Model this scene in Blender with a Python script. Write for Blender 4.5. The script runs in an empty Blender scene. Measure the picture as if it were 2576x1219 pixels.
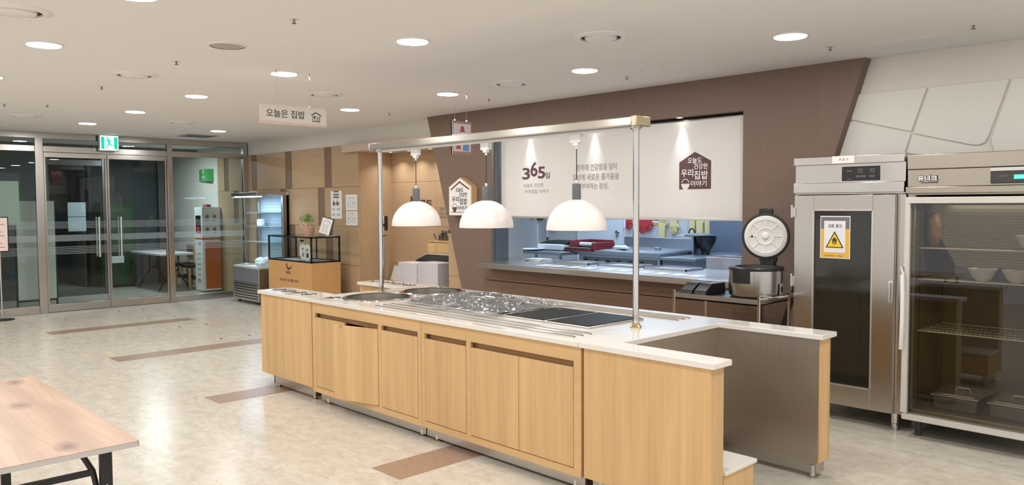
import bpy, bmesh, math, random
from mathutils import Vector, Matrix
random.seed(11)
S = bpy.context.scene
COL = S.collection
R = math.radians

# ------------------------------------------------------------------ camera, exposure, world
cam_data = bpy.data.cameras.new('camera')
cam = bpy.data.objects.new('camera', cam_data)
COL.objects.link(cam)
S.camera = cam
cam_data.sensor_width = 36
cam_data.lens = 1978.86 * 36 / 2576
cam_data.clip_start = 0.05
yaw, pitch, roll = R(46.187), R(-2.7707), R(-0.3083)
_f = Vector((-math.sin(yaw) * math.cos(pitch), math.cos(yaw) * math.cos(pitch), math.sin(pitch)))
_r = Vector((math.cos(yaw), math.sin(yaw), 0))
_u = _r.cross(_f)
_r2 = _r * math.cos(roll) + _u * math.sin(roll)
_u2 = -_r * math.sin(roll) + _u * math.cos(roll)
cam.matrix_world = Matrix(((_r2.x, _u2.x, -_f.x, 0), (_r2.y, _u2.y, -_f.y, 0), (_r2.z, _u2.z, -_f.z, 1.64), (0, 0, 0, 1)))
S.view_settings.view_transform = 'Standard'
S.view_settings.look = 'None'
S.view_settings.gamma = 1
S.view_settings.use_curve_mapping = False
S.view_settings.exposure = 0.07
S.cycles.use_denoising = True
S.cycles.max_bounces = 9
S.cycles.transparent_max_bounces = 16
S.cycles.caustics_reflective = False
S.cycles.caustics_refractive = False
S.cycles.sample_clamp_indirect = 6
W = bpy.data.worlds.new('world')
S.world = W
W.use_nodes = True
W.node_tree.nodes['Background'].inputs[0].default_value = (0.96, 0.97, 1.0, 1)   # ambient fill added to brighten the ceiling; walls behind the camera left out
W.node_tree.nodes['Background'].inputs[1].default_value = 1.0
LAMP_W = 11.5          # each ceiling downlight
WARM = (1.0, 0.98, 0.96)
CEIL = 2.78

def area(name, loc, size, power, color, rot=(0, 0, 0), size_y=None, shape='DISK', spread=None):
    d = bpy.data.lights.new(name, 'AREA')
    d.shape = shape if size_y is None else 'RECTANGLE'
    d.size = size
    if size_y: d.size_y = size_y
    d.energy = power
    d.color = color
    if spread: d.spread = spread
    o = bpy.data.objects.new(name, d)
    o.location = loc
    o.rotation_euler = rot
    COL.objects.link(o)
    return o

# cool fluorescent fittings on the kitchen ceiling, lobby fittings
BLUE = (0.52, 0.72, 1.0)
for kx, ky in ((-8.6, 8.4), (-6.2, 8.4), (-4.2, 8.2), (-8.2, 10.2), (-6.0, 10.2)):
    area('kitchen_lamp', (kx, ky, 2.70), 1.2, 34, BLUE, size_y=0.25)
area('lobby_lamp', (-15.2, 5.3, 2.7), 0.5, 45, (0.82, 0.92, 1.0))
area('lobby_lamp', (-17.0, 3.0, 2.7), 0.6, 14, (0.8, 0.9, 1.0))
area('fridge_lamp', (-1.6, 5.85, 1.62), 0.5, 1.0, (1.0, 0.93, 0.8), size_y=0.04)

# ------------------------------------------------------------------ mesh helpers
class MB:
    def __init__(s):
        s.v = []; s.f = []
    def add(s, vs, fs):
        n = len(s.v)
        s.v += [Vector(p) for p in vs]
        s.f += [tuple(i + n for i in f) for f in fs]
        return s
    def box(s, x0, x1, y0, y1, z0, z1):
        x0, x1 = sorted((x0, x1)); y0, y1 = sorted((y0, y1)); z0, z1 = sorted((z0, z1))
        return s.add([(x0, y0, z0), (x1, y0, z0), (x1, y1, z0), (x0, y1, z0), (x0, y0, z1), (x1, y0, z1), (x1, y1, z1), (x0, y1, z1)],
                     [(3, 2, 1, 0), (4, 5, 6, 7), (0, 1, 5, 4), (1, 2, 6, 5), (2, 3, 7, 6), (3, 0, 4, 7)])
    def frame(s, org, u, v, n):
        s.O = Vector(org); s.U = Vector(u); s.V = Vector(v); s.N = Vector(n); return s
    def P(s, a, b, c=0.0):
        return s.O + s.U * a + s.V * b + s.N * c
    def poly(s, pts, c0, c1):
        """prism of a 2D outline in the current frame, from depth c0 to c1"""
        n = len(pts)
        vs = [s.P(a, b, c0) for a, b in pts] + [s.P(a, b, c1) for a, b in pts]
        fs = [tuple(range(n - 1, -1, -1)), tuple(range(n, 2 * n))]
        fs += [(i, (i + 1) % n, n + (i + 1) % n, n + i) for i in range(n)]
        return s.add(vs, fs)
    def rect(s, a0, a1, b0, b1, c0=0.0, c1=0.001):
        return s.poly([(a0, b0), (a1, b0), (a1, b1), (a0, b1)], c0, c1)
    def bar(s, p, q, w, c0=0.0, c1=0.001):
        p = Vector(p); q = Vector(q); d = (q - p).normalized() * (w / 2); m = Vector((-d.y, d.x))
        return s.poly([p - m - d * .0, q - m, q + m, p + m], c0, c1)
    def disc(s, a, b, r, c0=0.0, c1=0.001, n=28, ry=None):
        ry = ry or r
        return s.poly([(a + r * math.cos(2 * math.pi * i / n), b + ry * math.sin(2 * math.pi * i / n)) for i in range(n)], c0, c1)
    def ring(s, a, b, r0, r1, c0=0.0, c1=0.001, n=28, t0=0.0, t1=360.0):
        full = abs(t1 - t0) >= 360
        m = n if full else n + 1
        for i in range(n):
            q = [R(t0 + (t1 - t0) * k / n) for k in (i, i + 1)]
            s.poly([(a + r0 * math.cos(q[0]), b + r0 * math.sin(q[0])), (a + r1 * math.cos(q[0]), b + r1 * math.sin(q[0])),
                    (a + r1 * math.cos(q[1]), b + r1 * math.sin(q[1])), (a + r0 * math.cos(q[1]), b + r0 * math.sin(q[1]))], c0, c1)
        return s
    def lathe(s, c, prof, n=32, axis='z', a0=0.0, a1=360.0, sx=1.0, sy=1.0):
        """prof: list of (radius, height); closed at radius 0"""
        c = Vector(c); full = abs(a1 - a0) >= 360
        m = n if full else n + 1
        vs = []; 
        for r, h in prof:
            for i in range(m):
                t = R(a0 + (a1 - a0) * i / n)
                x, y = r * math.cos(t) * sx, r * math.sin(t) * sy
                p = {'z': (x, y, h), 'y': (x, h, y), 'x': (h, x, y)}[axis]
                vs.append(c + Vector(p))
        fs = []
        for j in range(len(prof) - 1):
            for i in range(n):
                k = (i + 1) % m
                fs.append((j * m + i, j * m + k, (j + 1) * m + k, (j + 1) * m + i))
        s.add(vs, fs)
        return s
    def cyl(s, c, r, h, n=24, axis='z', r2=None):
        r2 = r if r2 is None else r2
        return s.lathe(c, [(0, 0), (r, 0), (r2, h), (0, h)], n, axis)
    def tube(s, pts, r, n=10, closed=False):
        pts = [Vector(p) for p in pts]; rings = []
        up = Vector((0, 0, 1))
        for i, p in enumerate(pts):
            a = pts[i - 1] if i > 0 else (pts[-1] if closed else p)
            b = pts[(i + 1) % len(pts)] if (i < len(pts) - 1 or closed) else p
            d = (b - a).normalized()
            w = up if abs(d.dot(up)) < 0.95 else Vector((0, 1, 0))
            e = d.cross(w).normalized(); g = e.cross(d).normalized()
            rr = r[i] if isinstance(r, (list, tuple)) else r
            rings.append([p + (e * math.cos(2 * math.pi * k / n) + g * math.sin(2 * math.pi * k / n)) * rr for k in range(n)])
        vs = [q for g_ in rings for q in g_]; fs = []
        m = len(rings)
        for j in range(m if closed else m - 1):
            for k in range(n):
                j2 = (j + 1) % m
                fs.append((j * n + k, j * n + (k + 1) % n, j2 * n + (k + 1) % n, j2 * n + k))
        if not closed:
            fs += [tuple(range(n - 1, -1, -1)), tuple((m - 1) * n + k for k in range(n))]
        return s.add(vs, fs)
    def sphere(s, c, r, n=16, m=8, sz=1.0, sx=1.0, sy=1.0):
        prof = [(max(0.0, r * math.sin(math.pi * j / m)), -r * sz * math.cos(math.pi * j / m)) for j in range(m + 1)]
        return s.lathe(c, prof, n, 'z', sx=sx, sy=sy)
    def slab(s, outer, holes, z0, z1):
        """flat slab with round or any holes; outer and holes are 2D outlines in x,y"""
        bm = bmesh.new(); es = []; loops = []
        for lp in [outer] + holes:
            vv = [bm.verts.new((x, y, z1)) for x, y in lp]
            es += [bm.edges.new((vv[i], vv[(i + 1) % len(vv)])) for i in range(len(vv))]
            loops.append(vv)
        bmesh.ops.triangle_fill(bm, use_beauty=True, use_dissolve=False, edges=es)
        bm.verts.index_update()
        vs = [v.co.copy() for v in bm.verts]; fs = [tuple(v.index for v in f.verts) for f in bm.faces]
        n = len(vs)
        allv = vs + [Vector((v.x, v.y, z0)) for v in vs]
        allf = fs + [tuple(i + n for i in reversed(f)) for f in fs]
        for lp in loops:
            ids = [v.index for v in lp]
            for i in range(len(ids)):
                a, b = ids[i], ids[(i + 1) % len(ids)]
                allf.append((a, b, b + n, a + n))
        bm.free()
        return s.add(allv, allf)
    def spin(s, ang, c, axis='Z', since=0):
        M = Matrix.Translation(Vector(c)) @ Matrix.Rotation(ang, 4, axis) @ Matrix.Translation(-Vector(c))
        for i in range(since, len(s.v)): s.v[i] = M @ s.v[i]
        return s
    def build(s, name, mat, parent=None, loc=None, bevel=0.0, seg=2, sharp=32, subsurf=0):
        top = parent
        off = Vector(loc) if (loc is not None and parent is None) else Vector((0, 0, 0))
        while top is not None and top.parent is not None: top = top.parent
        if top is not None: off = Vector(top.location)
        me = bpy.data.meshes.new(name)
        bm = bmesh.new()
        vv = [bm.verts.new(p - off) for p in s.v]
        for f in s.f:
            try: bm.faces.new([vv[i] for i in f])
            except ValueError: pass
        bmesh.ops.remove_doubles(bm, verts=bm.verts, dist=1e-5)
        bmesh.ops.recalc_face_normals(bm, faces=bm.faces)
        bm.to_mesh(me); bm.free()
        for p in me.polygons: p.use_smooth = True
        me.set_sharp_from_angle(angle=R(sharp))
        me.materials.append(mat)
        o = bpy.data.objects.new(name, me)
        COL.objects.link(o)
        if parent is not None: o.parent = parent
        else: o.location = off
        if bevel:
            b = o.modifiers.new('bevel', 'BEVEL'); b.width = bevel; b.segments = seg; b.limit_method = 'ANGLE'; b.angle_limit = R(40)
            b.harden_normals = False
        if subsurf:
            q = o.modifiers.new('sub', 'SUBSURF'); q.levels = subsurf; q.render_levels = subsurf
        return o

def tag(o, label=None, cat=None, group=None, kind=None):
    if label: o['label'] = label
    if cat: o['category'] = cat
    if group: o['group'] = group
    if kind: o['kind'] = kind
    return o
def thing(name, label, cat, loc, group=None):
    o = bpy.data.objects.new(name, None); o.empty_display_size = 0.1
    COL.objects.link(o); o.location = loc
    return tag(o, label, cat, group)
def kids(o): return [c for c in bpy.data.objects if c.parent is o]
def copy_tree(o, parent=None):
    c = o.copy(); COL.objects.link(c); c.parent = parent
    for k in kids(o): copy_tree(k, c)
    return c
def clone(o, loc, label, rz=0.0):
    c = copy_tree(o); c.location = loc; c.rotation_euler = (0, 0, rz); c['label'] = label
    return c
def struct(name, mb, mat, **kw):
    return tag(mb.build(name, mat, **kw), kind='structure')

def fr(mb, org, face):
    """frame for drawings on a vertical surface that faces '-y', '+x', '-x', or a top ('z')"""
    U = {'-y': (1, 0, 0), '+x': (0, 1, 0), 'z': (1, 0, 0), '+y': (-1, 0, 0)}[face]
    V = {'-y': (0, 0, 1), '+x': (0, 0, 1), 'z': (0, 1, 0), '+y': (0, 0, 1)}[face]
    N = {'-y': (0, -1, 0), '+x': (1, 0, 0), 'z': (0, 0, 1), '+y': (0, 1, 0)}[face]
    return mb.frame(org, U, V, N)

def letters(mb, body, a, b, w, h, c0=0.0, c1=0.001, bold=0.0, shear=0.0):
    """lettering fitted into the box a..a+w, b..b+h of the current frame"""
    cu = bpy.data.curves.new('lettering', 'FONT')
    cu.body = body; cu.size = 1.0; cu.offset = bold; cu.resolution_u = 3; cu.shear = shear; cu.space_line = 1.0
    ob = bpy.data.objects.new('lettering', cu); COL.objects.link(ob)
    bpy.context.view_layer.update()
    me = bpy.data.meshes.new_from_object(ob)
    bpy.data.objects.remove(ob); 
    xs = [v.co.x for v in me.vertices]; ys = [v.co.y for v in me.vertices]
    if xs:
        x0, x1, y0, y1 = min(xs), max(xs), min(ys), max(ys)
        sx = w / (x1 - x0); sy = (h / (y1 - y0)) if h else sx
        vs2 = [((v.co.x - x0) * sx + a, (v.co.y - y0) * sy + b) for v in me.vertices]
        n = len(vs2)
        top = [mb.P(p, q, c1) for p, q in vs2]; bot = [mb.P(p, q, c0) for p, q in vs2]
        fs = [tuple(p.vertices) for p in me.polygons]
        cnt = {}
        for f in fs:
            for i in range(len(f)):
                e = (f[i], f[(i + 1) % len(f)])
                k = (min(e), max(e)); cnt.setdefault(k, []).append(e)
        sides = [(e[0][0], e[0][1], e[0][1] + n, e[0][0] + n) for e in cnt.values() if len(e) == 1]
        mb.add(top + bot, fs + [tuple(i + n for i in reversed(f)) for f in fs] + sides)
    bpy.data.meshes.remove(me); bpy.data.curves.remove(cu)
    return mb

# ------------------------------------------------------------------ materials
def lin(c):
    return tuple(((x / 255) / 12.92 if x / 255 <= 0.04045 else ((x / 255 + 0.055) / 1.055) ** 2.4) for x in c)
def nt(name):
    m = bpy.data.materials.new(name); m.use_nodes = True
    t = m.node_tree; b = t.nodes['Principled BSDF']
    return m, t, b
def N(t, kind, **kw):
    n = t.nodes.new(kind)
    for k, v in kw.items():
        if k.startswith('i_'): n.inputs[k[2:].replace('_', ' ')].default_value = v
        else: setattr(n, k, v)
    return n
def plain(name, rgb, rough=0.5, metal=0.0, spec=0.5, emit=0.0, coat=0.0, noise=0.0, nscale=30.0, bump=0.0):
    m, t, b = nt(name)
    c = lin(rgb)
    b.inputs['Base Color'].default_value = (*c, 1)
    b.inputs['Roughness'].default_value = rough
    b.inputs['Metallic'].default_value = metal
    b.inputs['Specular IOR Level'].default_value = spec
    b.inputs['Coat Weight'].default_value = coat
    if emit:
        b.inputs['Emission Color'].default_value = (*c, 1); b.inputs['Emission Strength'].default_value = emit
    if noise or bump:
        tc = N(t, 'ShaderNodeTexCoord'); nz = N(t, 'ShaderNodeTexNoise'); nz.inputs['Scale'].default_value = nscale; nz.inputs['Detail'].default_value = 4
        t.links.new(tc.outputs['Object'], nz.inputs['Vector'])
        if noise:
            mx = N(t, 'ShaderNodeMix', data_type='RGBA')
            mx.inputs[6].default_value = (*[x * (1 - noise) for x in c], 1); mx.inputs[7].default_value = (*[min(1, x * (1 + noise)) for x in c], 1)
            t.links.new(nz.outputs['Fac'], mx.inputs[0]); t.links.new(mx.outputs[2], b.inputs['Base Color'])
        if bump:
            bp = N(t, 'ShaderNodeBump'); bp.inputs['Strength'].default_value = bump; bp.inputs['Distance'].default_value = 0.01
            t.links.new(nz.outputs['Fac'], bp.inputs['Height']); t.links.new(bp.outputs[0], b.inputs['Normal'])
    return m
def wood(name, rgb, axis='z', amount=0.16, rough=0.45, scale=14.0, streak=0.5, spec=0.4):
    """veneer with long grain along one axis"""
    m, t, b = nt(name); c = lin(rgb)
    tc = N(t, 'ShaderNodeTexCoord'); mp = N(t, 'ShaderNodeMapping')
    sc = {'z': (scale, scale, streak), 'x': (streak, scale, scale), 'y': (scale, streak, scale)}[axis]
    mp.inputs['Scale'].default_value = sc
    t.links.new(tc.outputs['Object'], mp.inputs[0])
    n1 = N(t, 'ShaderNodeTexNoise'); n1.inputs['Scale'].default_value = 1.0; n1.inputs['Detail'].default_value = 6; n1.inputs['Roughness'].default_value = 0.62; n1.inputs['Distortion'].default_value = 0.4
    n2 = N(t, 'ShaderNodeTexNoise'); n2.inputs['Scale'].default_value = 7.0; n2.inputs['Detail'].default_value = 4
    t.links.new(mp.outputs[0], n1.inputs['Vector']); t.links.new(mp.outputs[0], n2.inputs['Vector'])
    ad = N(t, 'ShaderNodeMath', operation='MULTIPLY_ADD'); ad.inputs[1].default_value = 0.35
    t.links.new(n2.outputs['Fac'], ad.inputs[0]); t.links.new(n1.outputs['Fac'], ad.inputs[2])
    rp = N(t, 'ShaderNodeValToRGB')
    rp.color_ramp.elements[0].position = 0.42; rp.color_ramp.elements[1].position = 0.95
    rp.color_ramp.elements[0].color = (*[x * (1 - amount * 1.3) for x in c], 1)
    rp.color_ramp.elements[1].color = (*[min(1, x * (1 + amount)) for x in c], 1)
    t.links.new(ad.outputs[0], rp.inputs[0]); t.links.new(rp.outputs[0], b.inputs['Base Color'])
    b.inputs['Roughness'].default_value = rough; b.inputs['Specular IOR Level'].default_value = spec
    bp = N(t, 'ShaderNodeBump'); bp.inputs['Strength'].default_value = 0.05; bp.inputs['Distance'].default_value = 0.004
    t.links.new(n2.outputs['Fac'], bp.inputs['Height']); t.links.new(bp.outputs[0], b.inputs['Normal'])
    return m
def steel(name, rgb=(190, 186, 180), rough=0.28, axis='x', bump=0.02, scale=500.0, wav=0.0):
    m, t, b = nt(name)
    b.inputs['Base Color'].default_value = (*lin(rgb), 1); b.inputs['Metallic'].default_value = 1.0
    tc = N(t, 'ShaderNodeTexCoord'); mp = N(t, 'ShaderNodeMapping')
    mp.inputs['Scale'].default_value = {'x': (2, scale, scale), 'z': (scale, scale, 2), 'y': (scale, 2, scale)}[axis]
    nz = N(t, 'ShaderNodeTexNoise'); nz.inputs['Scale'].default_value = 1.0; nz.inputs['Detail'].default_value = 3
    t.links.new(tc.outputs['Object'], mp.inputs[0]); t.links.new(mp.outputs[0], nz.inputs['Vector'])
    mr = N(t, 'ShaderNodeMapRange'); mr.inputs['To Min'].default_value = rough * 0.75; mr.inputs['To Max'].default_value = rough * 1.3
    t.links.new(nz.outputs['Fac'], mr.inputs[0]); t.links.new(mr.outputs[0], b.inputs['Roughness'])
    bp = N(t, 'ShaderNodeBump'); bp.inputs['Strength'].default_value = bump; bp.inputs['Distance'].default_value = 0.001
    t.links.new(nz.outputs['Fac'], bp.inputs['Height']); t.links.new(bp.outputs[0], b.inputs['Normal'])
    return m
def glass(name, tint=(0.95, 0.98, 0.97), k=1.0, rough=0.0, base=0.0):
    m = bpy.data.materials.new(name); m.use_nodes = True; t = m.node_tree; t.nodes.clear()
    out = N(t, 'ShaderNodeOutputMaterial'); mx = N(t, 'ShaderNodeMixShader'); tr = N(t, 'ShaderNodeBsdfTransparent'); gl = N(t, 'ShaderNodeBsdfGlossy')
    f = N(t, 'ShaderNodeFresnel'); f.inputs['IOR'].default_value = 1.5
    g = N(t, 'ShaderNodeNewGeometry')
    nb = N(t, 'ShaderNodeMath', operation='SUBTRACT'); nb.inputs[0].default_value = 1.0   # treat both faces of a pane alike
    t.links.new(g.outputs['Backfacing'], nb.inputs[1])
    ml = N(t, 'ShaderNodeMath', operation='MULTIPLY_ADD', use_clamp=True); ml.inputs[1].default_value = k; ml.inputs[2].default_value = base
    t.links.new(f.outputs[0], ml.inputs[0])
    m2 = N(t, 'ShaderNodeMath', operation='MULTIPLY'); t.links.new(ml.outputs[0], m2.inputs[0]); t.links.new(nb.outputs[0], m2.inputs[1])
    tr.inputs[0].default_value = (*tint, 1); gl.inputs['Roughness'].default_value = rough
    t.links.new(m2.outputs[0], mx.inputs[0]); t.links.new(tr.outputs[0], mx.inputs[1]); t.links.new(gl.outputs[0], mx.inputs[2]); t.links.new(mx.outputs[0], out.inputs[0])
    return m
def film(name, rgb=(230, 235, 235), alpha=0.4, rough=0.3):
    m, t, b = nt(name)
    b.inputs['Base Color'].default_value = (*lin(rgb), 1); b.inputs['Alpha'].default_value = alpha; b.inputs['Roughness'].default_value = rough
    return m
def vinyl_floor():
    m, t, b = nt('vinyl_floor')
    tc = N(t, 'ShaderNodeTexCoord'); L = t.links.new
    n1 = N(t, 'ShaderNodeTexNoise'); n1.inputs['Scale'].default_value = 7.0; n1.inputs['Detail'].default_value = 10; n1.inputs['Roughness'].default_value = 0.78; n1.inputs['Distortion'].default_value = 0.3
    mp = N(t, 'ShaderNodeMapping'); mp.inputs['Scale'].default_value = (1.0, 1.5, 1); L(tc.outputs['Object'], mp.inputs[0]); L(mp.outputs[0], n1.inputs['Vector'])
    r1 = N(t, 'ShaderNodeValToRGB'); e = r1.color_ramp.elements
    e[0].position = 0.36; e[0].color = (*lin((190, 181, 166)), 1); e[1].position = 0.64; e[1].color = (*lin((214, 207, 194)), 1)
    L(n1.outputs['Fac'], r1.inputs[0])
    n2 = N(t, 'ShaderNodeTexNoise'); n2.inputs['Scale'].default_value = 26; n2.inputs['Detail'].default_value = 5; n2.inputs['Distortion'].default_value = 1.2
    mp2 = N(t, 'ShaderNodeMapping'); mp2.inputs['Scale'].default_value = (0.6, 1.6, 1); mp2.inputs['Rotation'].default_value = (0, 0, 0.5); L(tc.outputs['Object'], mp2.inputs[0]); L(mp2.outputs[0], n2.inputs['Vector'])
    r2 = N(t, 'ShaderNodeValToRGB'); e = r2.color_ramp.elements
    e[0].position = 0.64; e[0].color = (0, 0, 0, 1); e[1].position = 0.72; e[1].color = (1, 1, 1, 1)
    L(n2.outputs['Fac'], r2.inputs[0])
    mx = N(t, 'ShaderNodeMix', data_type='RGBA'); L(r2.outputs[0], mx.inputs[0]); L(r1.outputs[0], mx.inputs[6]); mx.inputs[7].default_value = (*lin((168, 156, 136)), 1)
    # sheet joints
    br = N(t, 'ShaderNodeTexBrick'); br.offset = 0.0; br.inputs['Scale'].default_value = 1.0; br.inputs['Brick Width'].default_value = 0.9; br.inputs['Row Height'].default_value = 0.9
    br.inputs['Mortar Size'].default_value = 0.0022; br.inputs['Mortar Smooth'].default_value = 0.3
    L(tc.outputs['Object'], br.inputs['Vector'])
    m3 = N(t, 'ShaderNodeMix', data_type='RGBA'); ml = N(t, 'ShaderNodeMath', operation='MULTIPLY'); ml.inputs[1].default_value = 0.45
    L(br.outputs['Fac'], ml.inputs[0]); L(ml.outputs[0], m3.inputs[0]); L(mx.outputs[2], m3.inputs[6]); m3.inputs[7].default_value = (*lin((150, 138, 120)), 1)
    L(m3.outputs[2], b.inputs['Base Color'])
    n3 = N(t, 'ShaderNodeTexNoise'); n3.inputs['Scale'].default_value = 1.3; L(tc.outputs['Object'], n3.inputs['Vector'])
    mr = N(t, 'ShaderNodeMapRange'); mr.inputs['To Min'].default_value = 0.16; mr.inputs['To Max'].default_value = 0.30; L(n3.outputs['Fac'], mr.inputs[0]); L(mr.outputs[0], b.inputs['Roughness'])
    bp = N(t, 'ShaderNodeBump'); bp.inputs['Strength'].default_value = 0.05; bp.inputs['Distance'].default_value = 0.003; L(n1.outputs['Fac'], bp.inputs['Height']); L(bp.outputs[0], b.inputs['Normal'])
    b.inputs['Specular IOR Level'].default_value = 0.22
    return m

M = dict(
    ceiling=plain('ceiling_paint', (238, 235, 233), 0.9), white_wall=plain('white_wall_paint', (222, 216, 206), 0.8),
    relief=plain('white_relief_panel', (226, 222, 212), 0.6), floor=vinyl_floor(),
    strip=plain('brown_vinyl', (158, 132, 112), 0.28, noise=0.18, nscale=22), oak=wood('light_oak_veneer', (213, 175, 124), 'z', 0.17, 0.42, 8, 0.3),
    oak_h=wood('light_oak_veneer_across', (213, 175, 124), 'x', 0.08, 0.42, 14, 0.5), oak_shade=plain('oak_recess_shade', (188, 144, 98), 0.6),  # last one: oak browned to carry the shade inside the finger recess
    panel=wood('beige_wood_panel', (186, 157, 124), 'x', 0.05, 0.5, 16, 0.6), brown=wood('brown_oak_panel', (122, 101, 88), 'z', 0.055, 0.55, 30, 0.8),
    brown_h=wood('brown_oak_board', (126, 98, 80), 'x', 0.12, 0.5, 22, 0.8), browns=wood('brown_strip', (132, 106, 88), 'z', 0.06, 0.5, 20, 0.8),
    steel=steel('brushed_steel'), steel_z=steel('brushed_steel_upright', axis='z'), chrome=steel('polished_steel', (214, 210, 203), 0.09, 'z', 0.02),
    steel_dk=steel('grey_steel', (128, 126, 124), 0.4, 'z'), quartz=plain('white_quartz', (232, 226, 218), 0.1, coat=0.3, noise=0.015, nscale=300),
    black_glass=plain('black_ceramic_glass', (9, 9, 9), 0.25, spec=0.03), black=plain('black_plastic', (26, 25, 26), 0.4), dark=plain('dark_grey', (58, 56, 56), 0.5),
    white=plain('white_plastic', (235, 232, 228), 0.4), lampwhite=plain('matt_white_enamel', (236, 228, 222), 0.32), slate=plain('slate_grey', (96, 102, 104), 0.6),
    glass=glass('clear_glass'), pane=glass('door_glass', (0.80, 0.86, 0.85), 1.0), smoke=glass('smoked_glass', (0.16, 0.16, 0.13), 1.0),
    frost=film('frosted_film', (190, 200, 204), 0.20, 0.5), paper=plain('white_paper', (238, 236, 234), 0.7), ink=plain('black_ink', (50, 46, 46), 0.7),
    maroon=plain('maroon_print', (92, 62, 66), 0.6), greyink=plain('grey_print', (140, 128, 124), 0.7), blind=plain('roller_blind_fabric', (226, 222, 217), 0.8),
    red=plain('red_rubber', (196, 60, 62), 0.5), yellowglove=plain('yellow_rubber', (236, 212, 150), 0.5), green=plain('green_sign', (70, 170, 90), 0.45),
    yellow=plain('yellow_print', (236, 196, 40), 0.6), orange=plain('orange_panel', (206, 108, 52), 0.5), mustard=plain('mustard_print', (222, 172, 70), 0.6),
    led=plain('downlight_diffuser', (255, 252, 246), 0.5, emit=14.0), ledcool=plain('cool_tube', (200, 226, 255), 0.5, emit=9.0),
    exitgreen=plain('exit_sign_green', (0, 176, 150), 0.5, emit=1.2), exitwhite=plain('exit_sign_white', (255, 255, 255), 0.5, emit=0.9), ledgreen=plain('green_led', (60, 255, 200), 0.5, emit=3.0),
    lobby=plain('dark_lobby_wall', (84, 90, 92), 0.7), kwall=plain('kitchen_tile', (206, 204, 200), 0.4), kdoor=plain('kitchen_door_paint', (226, 226, 228), 0.5),
    ksteel=steel('kitchen_steel', (176, 180, 186), 0.38, 'x'), kpanel=plain('blue_grey_steel_panel', (120, 128, 142), 0.45, metal=0.4),
    leaf=plain('plant_green', (120, 168, 60), 0.6), bud=plain('dried_bud', (214, 196, 160), 0.8), pot=plain('pink_clay', (196, 150, 130), 0.7, noise=0.15), tabletop=None,
    plastic=glass('clear_plastic_tub', (0.86, 0.88, 0.9), 1.2, 0.1, 0.05), pinkpaper=plain('pink_paper', (236, 214, 208), 0.7), blueprint=plain('blue_print', (110, 150, 200), 0.6),
    bonbox=wood('honey_wood_laminate', (206, 160, 104), 'z', 0.04, 0.45, 8, 0.4), sticker=plain('worn_yellow_sticker', (200, 190, 150), 0.5, noise=0.2, nscale=60), gap=plain('shadow_gap', (34, 30, 28), 0.9),
    alu=plain('satin_aluminium', (206, 202, 198), 0.35, metal=0.85), greenbox=plain('dull_green', (46, 70, 48), 0.5), trayw=plain('white_melamine', (234, 228, 232), 0.35),
)
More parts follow.
